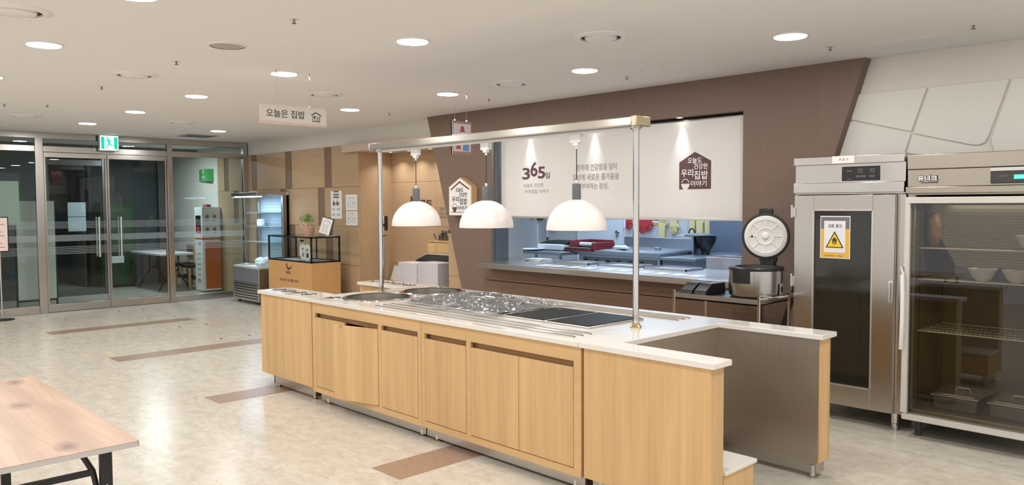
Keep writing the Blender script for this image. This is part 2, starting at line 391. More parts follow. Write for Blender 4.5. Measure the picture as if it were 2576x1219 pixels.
def knotty_wood():
    m, t, b = nt('knotty_laminate'); L = t.links.new
    tc = N(t, 'ShaderNodeTexCoord'); mp = N(t, 'ShaderNodeMapping'); L(tc.outputs['Object'], mp.inputs[0]); mp.inputs['Scale'].default_value = (2.0, 5.0, 5.0)
    wv = N(t, 'ShaderNodeTexWave'); wv.bands_direction = 'Y'; wv.inputs['Scale'].default_value = 0.35; wv.inputs['Distortion'].default_value = 14; wv.inputs['Detail'].default_value = 3; wv.inputs['Detail Scale'].default_value = 0.7
    L(mp.outputs[0], wv.inputs['Vector'])
    r = N(t, 'ShaderNodeValToRGB'); e = r.color_ramp.elements
    e[0].position = 0.0; e[0].color = (*lin((184, 154, 132)), 1); e[1].position = 1.0; e[1].color = (*lin((200, 170, 147)), 1)
    L(wv.outputs['Fac'], r.inputs[0]); prev = r.outputs[0]
    w2 = N(t, 'ShaderNodeTexWave'); w2.bands_direction = 'Y'; w2.inputs['Scale'].default_value = 1.6; w2.inputs['Distortion'].default_value = 11; w2.inputs['Detail'].default_value = 2; w2.inputs['Detail Scale'].default_value = 0.55
    m4 = N(t, 'ShaderNodeMapping'); m4.inputs['Scale'].default_value = (1.2, 4.0, 1.0); L(tc.outputs['Object'], m4.inputs[0]); L(m4.outputs[0], w2.inputs['Vector'])
    mr2 = N(t, 'ShaderNodeMapRange'); mr2.inputs['From Min'].default_value = 0.90; mr2.inputs['From Max'].default_value = 1.0; mr2.inputs['To Max'].default_value = 0.28; L(w2.outputs['Fac'], mr2.inputs[0])
    mx4 = N(t, 'ShaderNodeMix', data_type='RGBA'); L(mr2.outputs[0], mx4.inputs[0]); L(prev, mx4.inputs[6]); mx4.inputs[7].default_value = (*lin((160, 122, 104)), 1); prev = mx4.outputs[2]
    for kx, ky, kr in ((-3.31, 0.818, 0.085), (-4.153, 0.837, 0.10), (-4.705, 0.937, 0.08)):
        s = N(t, 'ShaderNodeVectorMath', operation='SUBTRACT'); s.inputs[1].default_value = (kx + 4.01, ky - 0.745, 0.0); L(tc.outputs['Object'], s.inputs[0])
        s2 = N(t, 'ShaderNodeVectorMath', operation='MULTIPLY'); s2.inputs[1].default_value = (1.0, 1.9, 0.0); L(s.outputs[0], s2.inputs[0])
        nz = N(t, 'ShaderNodeTexNoise'); nz.inputs['Scale'].default_value = 9; L(tc.outputs['Object'], nz.inputs['Vector'])
        ln = N(t, 'ShaderNodeVectorMath', operation='LENGTH'); L(s2.outputs[0], ln.inputs[0])
        ad = N(t, 'ShaderNodeMath', operation='MULTIPLY_ADD'); ad.inputs[1].default_value = 0.09; L(nz.outputs['Fac'], ad.inputs[0]); L(ln.outputs['Value'], ad.inputs[2])
        mr = N(t, 'ShaderNodeMapRange'); mr.inputs['From Min'].default_value = 0.055; mr.inputs['From Max'].default_value = kr + 0.06; mr.inputs['To Min'].default_value = 0.75; mr.inputs['To Max'].default_value = 0.0; L(ad.outputs[0], mr.inputs[0])
        mx = N(t, 'ShaderNodeMix', data_type='RGBA'); L(mr.outputs[0], mx.inputs[0]); L(prev, mx.inputs[6]); mx.inputs[7].default_value = (*lin((112, 78, 74)), 1); prev = mx.outputs[2]
    L(prev, b.inputs['Base Color']); b.inputs['Roughness'].default_value = 0.35
    return m
M['tabletop'] = knotty_wood()
M['wellsteel'] = steel('well_steel', (220, 216, 208), .2, 'z', .03, 40)

M['facade'] = plain('facade_steel', (196, 192, 187), .24, metal=1.0, noise=.04, nscale=3)
# ------------------------------------------------------------------ room shell
struct('floor', MB().box(-20, 3.2, -3, 12.2, -0.12, 0), M['floor'])
struct('ceiling', MB().box(-20, 3.2, -3, 6.5, CEIL, CEIL + 0.12).box(-20, 3.2, 6.5, 12.2, CEIL, CEIL + 0.12), M['ceiling'])
struct('wall_lobby_left', MB().box(-20, -13.75, -3.12, -3.0, 0, CEIL), M['lobby'])
# wall behind the refrigerators: plain band and shallow relief panels
struct('wall_back_right', MB().box(-3.6, 3.2, 6.45, 6.7, 0, CEIL), M['white_wall'])
rel = fr(MB(), (0, 6.45, 0), '-y')
rel.poly([(-3.35, 2.51), (-2.156, 2.51), (-2.263, 2.182), (-3.35, 2.483)], 0, 0.014)
rel.poly([(-2.142, 2.51), (-1.612, 2.51), (-1.735, 2.115), (-1.755, 2.072), (-1.79, 2.052), (-1.84, 2.055), (-2.248, 2.167)], 0, 0.014)
rel.poly([(-3.35, 2.468), (-2.266, 2.168), (-2.305, 2.03), (-2.62, 1.0), (-3.35, 1.0)], 0, 0.014)
rel.poly([(-2.252, 2.155), (-1.845, 2.042), (-1.79, 2.036), (-1.74, 2.012), (-1.72, 1.95), (-2.0, 1.0), (-2.605, 1.0)], 0, 0.014)
rel.poly([(-1.597, 2.51), (0.2, 2.51), (0.2, 1.0), (-1.985, 1.0), (-1.705, 1.95), (-1.70, 2.01), (-1.72, 2.09)], 0, 0.014)
struct('trim_1', rel, M['relief'], bevel=0.005)
# brown oak feature wall: a trapezium with the serving hatch cut in it
Z = CEIL
bw = fr(MB(), (0, 6.34, 0), '-y')
XL = lambda z: -7.34 - (8.19 - 7.34) * z / Z
XR = lambda z: -3.45 + (3.45 - 2.58) * z / Z
OX0, OX1, OZ0, OZ1 = -6.92, -3.64, 0.90, 2.458
def yprism(mb, pts, y0, y1):
    n = len(pts)
    return mb.add([(x, y0, z) for x, z in pts] + [(x, y1, z) for x, z in pts],
                  [tuple(range(n)), tuple(range(2 * n - 1, n - 1, -1))] + [(i, i + n, (i + 1) % n + n, (i + 1) % n) for i in range(n)])
bw = MB()
yprism(bw, [(XL(0), 0), (OX0, 0), (OX0, Z), (XL(Z), Z)], 6.34, 6.56)
yprism(bw, [(OX1, 0), (XR(0), 0), (XR(Z), Z), (OX1, Z)], 6.34, 6.56)
yprism(bw, [(OX0, OZ1), (OX1, OZ1), (OX1, Z), (OX0, Z)], 6.34, 6.56)
yprism(bw, [(OX0, 0), (OX1, 0), (OX1, OZ0), (OX0, OZ0)], 6.34, 6.56)
struct('wall_kitchen_front', bw, M['brown'])
# kitchen side of the hatch wall
kb = MB().box(-7.34, OX0, 6.56, 6.8, 0, Z).box(OX1, -3.4, 6.56, 6.8, 0, Z).box(OX0, OX1, 6.56, 6.8, OZ1, Z).box(OX0, OX1, 6.56, 6.8, 0, OZ0)
struct('wall_kitchen_inner', kb, M['kwall'])
lw = MB().box(-7.06, -3.46, 6.305, 6.338, 0.10, 0.733).box(-7.06, -3.46, 6.305, 6.338, 0.742, 0.90)
struct('trim_2', lw, M['brown_h'], bevel=0.002)
struct('trim_3', MB().box(-6.921, -6.90, 6.335, 6.56, 0.96, OZ1).box(-6.945, -6.90, 6.325, 6.34, 0.96, 2.458), M['steel_dk'])
struct('trim_4', MB().box(-6.9205, -6.905, 6.56, 6.80, 0.96, OZ1).box(-6.905, -6.895, 6.79, 6.802, 0.96, OZ1), M['alu'])
# stretch of timber panelling on the left of the brown wall
def panelled(mb, gaps, x0, x1, y, rows, cuts, d=0.02):
    for (z0, z1), cc in zip(rows, cuts):
        xs = [x0] + cc + [x1]
        for i in range(0, len(xs) - 1, 2):
            mb.box(xs[i] + 0.002, xs[i + 1] - 0.002, y - d, y, z0 + 0.002, z1 - 0.002)
        for i in range(1, len(xs) - 1, 2):
            gaps.box(xs[i], xs[i + 1], y - d * 0.5, y, z0, z1)
wp, ws = MB(), MB()
rows = [(0.0, 0.73), (0.73, 1.32), (1.32, 1.92), (1.92, 2.55)]
panelled(wp, ws, -15.0, -10.04, 6.5, rows,
         [[-13.4, -13.2, -12.0, -11.8, -10.75, -10.55][:4], [-13.4, -13.2, -12.2, -11.98, -11.0, -10.79], [-14.3, -14.1, -12.49, -12.28, -11.22, -11.02],
          [-14.69, -14.5, -13.55, -13.33, -12.29, -12.06, -11.01, -10.80]])
struct('wall_back', MB().box(-17.6, -10.24, 6.5, 6.7, 0, CEIL), M['white_wall'])
struct('trim_5', wp, M['panel'], bevel=0.0015)
struct('trim_6', ws, M['browns'])
# alcove
struct('wall_alcove_side', MB().box(-10.24, -10.04, 6.5, 7.3, 0, 2.43), M['panel'])
ab = MB()
for z0, z1 in ((0, 0.742), (0.746, 1.324), (1.328, 1.98), (1.984, 2.6)):
    for x0, x1 in ((-10.04, -8.962), (-8.958, -7.6)):
        ab.box(x0, x1, 7.085, 7.1, z0, z1)
struct('wall_alcove_back', MB().box(-10.24, -7.6, 7.1, 7.3, 0, CEIL).box(-7.72, -7.62, 6.56, 7.1, 0, CEIL), M['gap'])
struct('trim_7', ab, M['panel'])
struct('trim_8', MB().box(-10.34, -7.3, 6.38, 6.48, 2.43, 2.535).box(-10.24, -7.6, 6.48, 7.085, 2.43, 2.535), plain('beam_paint', (206, 186, 168), 0.7))
struct('wall_alcove_upper', MB().box(-10.24, -7.6, 6.5, 6.6, 2.535, CEIL), M['white_wall'])
struct('trim_9', MB().box(-7.97, -7.4, 6.5, 6.56, 0, 0.718).box(-7.97, -7.4, 6.5, 6.56, 0.722, 1.27).box(-7.965, -7.4, 6.505, 6.565, 0, 1.26), M['panel'])
# kitchen shell
struct('wall_kitchen_back', MB().box(-12.2, -6.83, 11.0, 11.12, 0, CEIL), M['kwall'])
struct('trim_10', MB().box(-6.83, -3.2, 10.9, 11.1, 0, CEIL), M['kpanel'])
struct('wall_kitchen_left', MB().box(-12.3, -12.2, 6.8, 11.1, 0, CEIL).box(-12.2, -7.6, 7.3, 7.4, 0, CEIL), M['kwall'])
struct('wall_kitchen_right', MB().box(-3.3, -3.2, 6.8, 11.1, 0, CEIL), M['kwall'])
struct('trim_11', MB().box(-10.80, -10.72, 10.96, 11.0, 0, 2.4).box(-9.68, -9.58, 10.96, 11.0, 0, 2.4), M['white'])
d3 = struct('door_3', MB().box(-9.58, -8.62, 10.96, 11.0, 0, 2.2), M['kdoor'])
d4 = struct('door_4', MB().box(-12.1, -10.80, 10.96, 11.0, 0, 2.2), M['kdoor'])

# brown inlaid strips in the floor (each an inlay flush with the sheet)
for i, (x0, x1, y0, y1) in enumerate(((-11.63, -11.33, 2.67, 4.52), (-9.15, -8.83, 2.70, 4.52), (-6.66, -6.35, 2.715, 4.3), (-4.11, -3.81, 2.715, 4.3))):
    struct('trim_%d' % (12 + i), MB().box(x0, x1, y0, y1, -0.002, 0.0012), M['strip'])
# worn yellow floor stickers
for i, (x, y, lab) in enumerate(((-13.13, 4.22, 'worn yellow floor sticker by the glass doors'), (-11.95, 4.26, 'worn yellow floor sticker beside the farther brown floor strip'),
                                 (-10.80, 4.27, 'worn yellow floor sticker between the two long brown floor strips'), (-9.48, 4.27, 'worn yellow floor sticker beside the nearer long brown strip'))):
    mb = fr(MB(), (x, y, 0.0), 'z')
    mb.rect(-0.02, 0.02, -0.12, 0.13); mb.disc(0, -0.19, 0.05); mb.disc(0, 0.2, 0.05); mb.rect(-0.05, 0.05, -0.19, -0.17); mb.rect(-0.05, 0.05, 0.18, 0.2)
    tag(mb.build('floor_sticker', M['sticker'], loc=(x, y, 0)), lab, 'sticker', 'yellow queue stickers on the floor')
for x, y, lab in ((-9.43, 2.57, 'faded footprint sticker on the floor, farther from the brown strip'), (-9.42, 2.80, 'faded footprint sticker on the floor, at the end of the brown strip')):
    mb = fr(MB(), (x, y, 0.0), 'z'); mb.disc(-0.03, 0, 0.07, ry=0.03); mb.disc(0.06, 0, 0.04, ry=0.028)
    tag(mb.build('footprint_sticker', M['sticker'], loc=(x, y, 0)), lab, 'sticker', 'footprint stickers')

# ------------------------------------------------------------------ ceiling fittings
def downlight(x, y, label, first=[None]):
    if first[0] is None:
        t = thing('downlight', label, 'ceiling light', (x, y, CEIL), 'round ceiling downlights')
        MB().lathe((x, y, CEIL), [(0.108, 0.0), (0.125, 0.0), (0.125, -0.004), (0.110, -0.008), (0.108, 0.0)], 40).build('trim_ring', M['white'], t)
        MB().lathe((x, y, CEIL), [(0, -0.005), (0.107, -0.005), (0.107, -0.001), (0, -0.001)], 40).build('diffuser', M['led'], t)
        first[0] = t
    else:
        t = clone(first[0], (x, y, CEIL), label)
    a = area('downlight_lamp', (x, y, CEIL - 0.012), 0.21, LAMP_W, WARM)
    a.visible_camera = True
    return t
K, Mi = 'row of downlights nearest the kitchen wall', 'middle row of downlights'
for x, y, lab in (
    (-2.6, 5.14, 'lit round downlight in the kitchen-side row, directly out from the fridges'),
    (-4.45, 5.14, 'lit round downlight in the kitchen-side row, out from the roller blind'),
    (-6.33, 5.17, 'lit round downlight in the kitchen-side row, touching the poster wires'),
    (-8.13, 5.14, 'lit round downlight in the kitchen-side row, above the timber alcove'),
    (-11.74, 5.10, 'lit round downlight in the kitchen-side row, nearest the glass doors'),
    (-4.47, 3.34, 'lit round downlight high over the middle of the serving counter'),
    (-6.30, 3.33, 'lit round downlight beside the wires of the hanging house-logo sign'),
    (-8.18, 3.33, 'lit round downlight, third from the glass doors in the middle row'),
    (-10.0, 3.33, 'lit round downlight, second from the glass doors in the middle row'),
    (-11.82, 3.31, 'lit round downlight in the middle row, nearest the glass doors'),
    (-6.30, 1.50, 'lit round downlight at the far left, nearest one to the wooden table'),
    (-4.50, 1.52, 'lit round downlight cut off by the top edge of the photo'),
    (-8.15, 1.50, 'lit round downlight cut off by the left edge of the photo')):
    downlight(x, y, lab)
for x in (-11.8, -10.0):
    downlight(x, 1.5, 'lit round downlight in the row beyond the left edge of the photo')
for x, y in ((-2.6, 3.33), (-2.6, 1.5), (-0.75, 5.14), (-0.75, 3.33), (-0.75, 1.5), (1.2, 3.33), (-10.0, -0.4), (-6.3, -0.4), (-4.5, -0.4), (-2.6, -0.4), (-0.75, -0.4), (1.2, 0.6), (-8.1, -0.4)):
    downlight(x, y, 'lit round downlight in the ceiling above and behind the photographer')

def vent(x, y, label, first=[None]):
    if first[0] is None:
        t = thing('air_diffuser', label, 'air vent', (x, y, CEIL), 'round air diffusers in the ceiling')
        MB().lathe((x, y, CEIL), [(0.135, 0.03), (0.14, -0.012), (0.155, -0.018), (0.19, -0.006), (0.192, 0.0), (0.17, 0.0), (0.137, 0.02)], 48).build('outer_ring', M['white'], t)
        MB().lathe((x, y, CEIL), [(0, -0.028), (0.08, -0.026), (0.105, -0.018), (0.112, -0.006), (0.09, 0.0), (0, 0.0)], 48).build('centre_cone', M['white'], t)
        MB().lathe((x, y, CEIL), [(0.11, -0.0015), (0.137, -0.0015), (0.137, 0.01), (0.11, 0.01)], 40).build('dark_slot', M['gap'], t)
        first[0] = t; return t
    return clone(first[0], (x, y, CEIL), label)
for x, y, lab in ((-3.50, 4.21, 'white round air diffuser in the ceiling near the serving hatch'), (-5.41, 5.19, 'white round air diffuser beside the hanging safety poster'),
                  (-7.21, 4.26, 'white round air diffuser above the hanging house-logo sign'), (-10.87, 4.22, 'white round air diffuser close to the glass doors, kitchen side'),
                  (-7.23, 2.41, 'white round air diffuser on the left, between downlight rows'), (-11.37, 2.47, 'white round air diffuser close to the glass doors, far left'),
                  (-5.34, 1.13, 'large white round air diffuser at the upper left corner')):
    vent(x, y, lab)
sp = thing('ceiling_speaker', 'flush grey round speaker grille in the ceiling', 'speaker', (-5.48, 2.46, CEIL))
MB().lathe((-5.48, 2.46, CEIL), [(0, -0.006), (0.115, -0.006), (0.118, 0), (0, 0)], 40).build('grille', plain('speaker_grille', (190, 186, 182), 0.8, bump=0.6, nscale=240), sp)
MB().lathe((-5.48, 2.46, CEIL), [(0.118, -0.009), (0.132, -0.006), (0.134, 0), (0.118, 0)], 40).build('rim', M['white'], sp)
def sprinkler(x, y, label, first=[None]):
    if first[0] is None:
        t = thing('sprinkler', label, 'sprinkler', (x, y, CEIL), 'ceiling sprinkler heads')
        MB().lathe((x, y, CEIL), [(0, -0.003), (0.035, -0.002), (0.038, 0), (0, 0)], 20).build('cover_plate', M['white'], t)
        MB().lathe((x, y, CEIL), [(0.0, -0.028), (0.014, -0.028), (0.014, -0.024), (0.005, -0.022), (0.008, -0.002), (0, -0.002)], 12).build('head', M['steel_dk'], t)
        first[0] = t; return t
    return clone(first[0], (x, y, CEIL), label)
for x, y, lab in ((-4.44, 2.42, 'sprinkler head at the top of the photo, beyond the round speaker'), (-6.34, 2.43, 'sprinkler head between the round speaker and the left diffuser'),
                  (-8.13, 2.41, 'sprinkler head, left, above the lit downlights near the exit sign'), (-9.98, 2.39, 'small far sprinkler head above the left diffuser'),
                  (-10.2, 2.02, 'small sprinkler head at the far left edge'), (-8.14, 5.71, 'sprinkler head near the white wall above the alcove'),
                  (-6.34, 5.75, 'sprinkler head near the brown wall beside the hanging poster'), (-4.42, 5.68, 'sprinkler head near the brown wall beside two small ceiling holes'),
                  (-2.58, 5.71, 'sprinkler head near the slanted end of the brown wall'), (-1.64, 5.71, 'sprinkler head above the glass-door refrigerator')):
    sprinkler(x, y, lab)
for x, y, lab in ((-4.15, 5.53, 'small dark ceiling hole, nearer the sprinkler head'), (-3.93, 5.52, 'small dark ceiling hole, farther from the sprinkler head')):
    tag(MB().cyl((x, y, CEIL - 0.001), 0.007, 0.003, 10).build('ceiling_hole', M['gap'], loc=(x, y, CEIL)), lab, 'hole', 'ceiling holes')
hp = fr(MB(), (0, 0, CEIL), 'z')
for a0, a1, b0, b1 in ((-2.34, -1.88, 5.865, 5.868), (-2.34, -1.88, 6.275, 6.278), (-2.34, -2.337, 5.865, 6.278), (-1.883, -1.88, 5.865, 6.278)):
    hp.rect(a0, a1, b0, b1, -0.002, 0.0)
tag(hp.build('access_hatch', M['white'], loc=(-2.11, 6.07, CEIL)), 'flush ceiling access hatch outline above the fridges', 'hatch')
ld = thing('linear_air_grille', 'flat rectangular air grille in the ceiling near the exit doors', 'air vent', (-12.75, 5.2, CEIL))
MB().box(-13.0, -12.5, 4.95, 5.45, CEIL - 0.012, CEIL).build('grille_frame', M['alu'], ld, bevel=0.003)
g = MB()
for i in range(9): g.box(-12.96, -12.54, 5.0 + i * 0.05, 5.02 + i * 0.05, CEIL - 0.017, CEIL - 0.012)
g.build('louvre_slats', M['steel_dk'], ld)

# small spot lamps in the alcove soffit and over the blind
def spotlet(x, y, z, label, grp, w, col=(1, 0.95, 0.88), spr=120):
    t = thing('recessed_spotlight', label, 'spotlight', (x, y, z), grp)
    MB().lathe((x, y, z), [(0.0, -0.004), (0.026, -0.004), (0.026, 0), (0, 0)], 20).build('lens', M['led'], t)
    MB().lathe((x, y, z), [(0.026, -0.007), (0.036, -0.005), (0.037, 0), (0.026, 0)], 20).build('bezel', M['white'], t)
    area('spot_lamp', (x, y, z - 0.01), 0.05, w, col, spread=R(spr))
for x, lab in ((-9.76, 'small lit spotlight in the alcove soffit, nearest the panelled corner'), (-9.30, 'small lit spotlight in the alcove soffit, middle of three'), (-8.80, 'small lit spotlight in the alcove soffit, nearest the brown wall')):
    spotlet(x, 6.86, 2.43, lab, 'alcove soffit spotlights', 2.2, (1, 0.97, 0.93))
for x, lab in ((-6.38, 'small spotlight above the roller blind over the 365 lettering'), (-5.42, 'small spotlight above the roller blind over the three-line text'), (-4.33, 'small spotlight above the roller blind over the maroon house logo')):
    spotlet(x, 6.375, OZ1, lab, 'spotlights above the roller blind', 0.38, (0.9, 0.93, 1.0), 48)

# ------------------------------------------------------------------ glass front with doors
FX = -13.72
f1 = MB()
f1.box(FX - 0.06, FX + 0.02, 3.09, 3.20, 0, 2.69).box(FX - 0.06, FX + 0.02, 5.055, 5.145, 0, 2.69).box(FX - 0.06, FX + 0.02, 6.40, 6.48, 0, 2.69)
f1.box(FX - 0.06, FX + 0.02, -3, 6.48, 2.69, CEIL)
f1.box(FX - 0.055, FX + 0.015, -3, 3.09, 2.485, 2.575).box(FX - 0.055, FX + 0.015, 3.20, 5.055, 2.485, 2.575).box(FX - 0.055, FX + 0.015, 5.145, 6.40, 2.485, 2.575)
f1.box(FX - 0.05, FX + 0.01, -3, 3.09, 0, 0.12).box(FX - 0.05, FX + 0.01, 5.145, 6.40, 0, 0.10)
struct('trim_16', f1, M['facade'], bevel=0.004)
def frost(parent, y0, y1, x):
    b = MB()
    b.box(x, x + 0.001, y0, y1, 1.10, 1.20)
    for k in range(5):
        b.box(x, x + 0.001, y0, y1, 1.305 + k * 0.023, 1.317 + k * 0.023)
        b.box(x, x + 0.001, y0, y1, 0.90 + k * 0.026, 0.913 + k * 0.026)
    b.build('frosted_band', M['frost'], parent)
for i, (y0, y1, z0) in enumerate(((-3, 3.09, 0.12), (5.145, 6.40, 0.10))):
    w = struct('window_%d' % (i + 1), MB().box(FX - 0.025, FX - 0.015, y0, y1, z0, 2.485), M['pane'])
    frost(w, y0, y1, FX - 0.012)
for i, (y0, y1) in enumerate(((-3, 3.09), (3.20, 5.055), (5.145, 6.40))):
    struct('window_%d' % (i + 3), MB().box(FX - 0.025, FX - 0.015, y0, y1, 2.575, 2.69), M['pane'])
for i, (y0, y1, hy) in enumerate(((3.205, 4.108, 3.955), (4.115, 5.05, 4.285))):
    d = MB().box(FX - 0.045, FX + 0.005, y0, y1, 0.006, 0.125).box(FX - 0.045, FX + 0.005, y0, y1, 2.405, 2.48)
    d.box(FX - 0.04, FX, y0, y0 + 0.028, 0.125, 2.405).box(FX - 0.04, FX, y1 - 0.028, y1, 0.125, 2.405)
    d = struct('door_%d' % (i + 1), d, M['facade'], bevel=0.003)
    MB().box(FX - 0.025, FX - 0.015, y0 + 0.028, y1 - 0.028, 0.125, 2.405).build('glass_pane', M['pane'], d)
    frost(d, y0 + 0.028, y1 - 0.028, FX - 0.012)
    h = MB()
    for dx in (0.055, -0.085):
        h.cyl((FX + dx, hy, 0.835), 0.016, 0.64, 14)
    for z in (0.87, 1.44): h.cyl((FX - 0.085, hy, z), 0.009, 0.14, 10, 'x')
    h.build('pull_handle', M['chrome'], d)
# exit sign
ex = thing('exit_sign', 'illuminated green and white running-man exit sign above the doors', 'sign', (-13.6, 4.11, 2.53))
MB().box(-13.64, -13.57, 3.965, 4.255, 2.525, 2.80 - 0.021).build('housing', M['alu'], ex, bevel=0.008)
fr(MB(), (-13.57, 3.965, 2.525), '+x').rect(0.010, 0.28, 0.012, 0.243, 0, 0.002).build('face_panel', M['exitwhite'], ex)
g = fr(MB(), (-13.568, 3.965, 2.525), '+x')
g.rect(0.022, 0.072, 0.03, 0.225, 0, 0.002); g.poly([(0.215, 0.225), (0.268, 0.225), (0.268, 0.03), (0.232, 0.03), (0.215, 0.055)], 0, 0.002)
g.disc(0.118, 0.205, 0.015, 0, 0.002, 16)
for a, b, w in (((0.128, 0.185), (0.148, 0.115), 0.030), ((0.125, 0.182), (0.09, 0.165), 0.012), ((0.09, 0.165), (0.078, 0.185), 0.010), ((0.142, 0.18), (0.172, 0.17), 0.012), ((0.172, 0.17), (0.19, 0.145), 0.010),
                ((0.143, 0.118), (0.118, 0.075), 0.017), ((0.118, 0.075), (0.102, 0.035), 0.013), ((0.150, 0.118), (0.172, 0.088), 0.018), ((0.172, 0.088), (0.215, 0.086), 0.013)):
    g.bar(a, b, w, 0, 0.002)
g.build('running_figure', M['exitgreen'], ex)
MB().cyl((-13.6, 4.11, 2.77), 0.012, 0.01, 8).build('hanger', M['steel_dk'], ex)

# ------------------------------------------------------------------ lobby beyond the glass
struct('wall_lobby_end', MB().box(-20.1, -20.0, -3, 6.5, 0, CEIL), M['lobby'])
lb = MB().box(-16.06, -15.98, 3.70, 3.80, 0, CEIL).box(-16.06, -15.98, 4.70, 4.80, 0, CEIL).box(-16.05, -15.99, 3.8, 4.7, 2.40, 2.50).box(-16.05, -15.99, -3, 6.5, 2.62, CEIL)
lb.box(-16.05, -15.99, 3.8, 4.7, 0, 0.12).box(-17.45, -17.35, 6.2, 6.5, 0, 2.62)
struct('trim_17', lb, M['steel_dk'])
struct('wall_lobby_inner', MB().box(-16.05, -15.99, -3, 3.70, 0, 2.62), M['lobby'])
struct('window_6', MB().box(-16.02, -16.01, 3.8, 4.7, 0.12, 2.4), M['pane'])
pr = struct('wall_lobby_dark', MB().box(-17.6, -17.5, 4.8, 6.5, 0, CEIL).box(-19.9, -17.5, 4.78, 4.88, 0, CEIL), M['lobby'])
# notices on the inner door
for z0, z1, lab in ((1.46, 1.72, 'upper pale notice sheet taped to the inner lobby door'), (1.19, 1.45, 'lower pale notice sheet taped to the inner lobby door')):
    tag(MB().box(-15.985, -15.982, 4.10, 4.40, z0, z1).build('notice_sheet', plain('blue_white_sheet', (190, 204, 212), 0.7) if z0 > 1.3 else bpy.data.materials['blue_white_sheet'], loc=(-15.98, 4.25, z0)), lab, 'notice', 'notices on the inner door')
# whiteboard on casters behind the left window
wb = thing('mobile_whiteboard', 'tall white board on a wheeled frame behind the left glass panel', 'whiteboard', (-14.3, 3.2, 0))
MB().box(-14.32, -14.29, 2.935, 3.47, 0.17, 1.735).build('board', M['paper'], wb, bevel=0.004)
MB().tube([(-14.36, 2.93, 0.06), (-14.36, 2.93, 1.45)], 0.016).tube([(-14.36, 3.49, 0.06), (-14.36, 3.49, 1.75)], 0.016).tube([(-14.36, 2.93, 0.14), (-14.36, 3.49, 0.14)], 0.014).build('stand_frame', M['dark'], wb)
for y in (2.93, 3.49):
    MB().cyl((-14.36, y - 0.012, 0.03), 0.03, 0.024, 14, 'y').build('caster', M['black'], wb)
tag(MB().box(FX - 0.04, FX - 0.03, 2.2, 2.87, 1.37, 2.03).build('window_poster', plain('pale_green_sheet', (206, 214, 200), 0.7), loc=(FX, 2.5, 1.37)), 'pale green blank poster on the left glass panel', 'poster')
# green cabinet and counter behind the doors
gc = thing('lobby_cabinet', 'dull green upright cabinet seen dimly through the right glass door', 'cabinet', (-17.1, 5.25, 0))
MB().box(-17.45, -17.0, 4.95, 5.6, 0.05, 1.72).build('body', M['greenbox'], gc, bevel=0.01)
MB().box(-17.0, -16.99, 5.0, 5.55, 0.75, 1.62).build('door', plain('faded_green_door', (60, 84, 58), 0.5), gc, bevel=0.003)
MB().box(-16.99, -16.985, 5.12, 5.36, 0.5, 0.64).build('label', M['paper'], gc)
MB().box(-17.42, -17.03, 4.98, 5.57, 0, 0.05).build('plinth', M['dark'], gc)
# folding table with white top
ft = thing('folding_table', 'white topped folding table with black legs beyond the glass', 'table', (-15.9, 5.75, 0))
MB().box(-16.85, -15.27, 5.45, 6.10, 0.70, 0.745).build('tabletop', M['trayw'], ft, bevel=0.012)
for x in (-16.6, -15.5):
    MB().tube([(x, 5.5, 0.01), (x, 5.55, 0.1), (x, 5.72, 0.35), (x, 5.72, 0.70)], 0.014).tube([(x, 6.1, 0.01), (x, 6.05, 0.1), (x, 5.88, 0.35), (x, 5.88, 0.70)], 0.014).tube([(x, 5.72, 0.4), (x, 5.88, 0.4)], 0.012).build('leg_frame', M['black'], ft)
MB().tube([(-16.6, 5.8, 0.4), (-16.2, 5.8, 0.70)], 0.01).tube([(-15.5, 5.8, 0.4), (-15.9, 5.8, 0.70)], 0.01).build('brace', M['black'], ft)
def lobby_chair(x, y, label, src=None):
    if src: return clone(src, (x, y, 0), label)
    t = thing('dining_chair', label, 'chair', (x, y, 0), 'wooden chairs at the folding table')
    MB().box(x - .21, x + .21, y - .21, y + .21, 0.43, 0.48).build('seat', M['black'], t, bevel=0.015)
    for sx in (-1, 1):
        for sy in (-1, 1):
            MB().box(x + sx * .19 - .02, x + sx * .19 + .02, y + sy * .19 - .02, y + sy * .19 + .02, 0, 0.84 if sy > 0 else 0.43).build('leg', M['oak'], t, bevel=0.004)
    MB().box(x - .17, x + .17, y + .18, y + .2, 0.6, 0.84).build('backrest', M['browns'], t, bevel=0.006)
    MB().box(x - .17, x + .17, y - .195, y - .18, 0.24, 0.27).box(x - .195, x - .18, y - .17, y + .17, 0.2, 0.23).box(x + .18, x + .195, y - .17, y + .17, 0.2, 0.23).build('stretcher', M['black'], t)
    return t
c0 = lobby_chair(-16.35, 6.27, 'wooden chair with black seat under the folding table, farther from the first-aid stand')
lobby_chair(-15.66, 6.27, 'wooden chair with black seat next to the first-aid stand', c0)
# AED wall sign: a wedge box
ae = thing('wall_sign', 'green wedge-shaped AED sign on the white wall beyond the glass', 'sign', (-15.55, 6.5, 2.12))
g = MB(); g.add([(-15.92, 6.5, 2.125), (-15.22, 6.5, 2.125), (-15.27, 6.40, 2.125), (-15.92, 6.5, 2.365), (-15.22, 6.5, 2.365), (-15.27, 6.40, 2.365)], [(0, 1, 2), (3, 5, 4), (0, 2, 5, 3), (2, 1, 4, 5), (1, 0, 3, 4)])
g.build('body', M['green'], ae)
d1 = Vector((.65, -.10, 0)).normalized()
g = MB().frame((-15.92, 6.5, 2.125), d1, (0, 0, 1), (-.152, -.988, 0))
letters(g, 'AED', 0.19, 0.06, 0.28, 0.06, 0, 0.002, 0.02)
g.disc(0.295, 0.195, 0.036, 0, 0.002, 16); g.disc(0.355, 0.195, 0.036, 0, 0.002, 16); g.poly([(0.262, 0.182), (0.388, 0.182), (0.325, 0.128)], 0, 0.002)
g.rect(0.12, 0.54, 0.028, 0.035, 0, 0.002)
g.build('lettering', M['white'], ae)
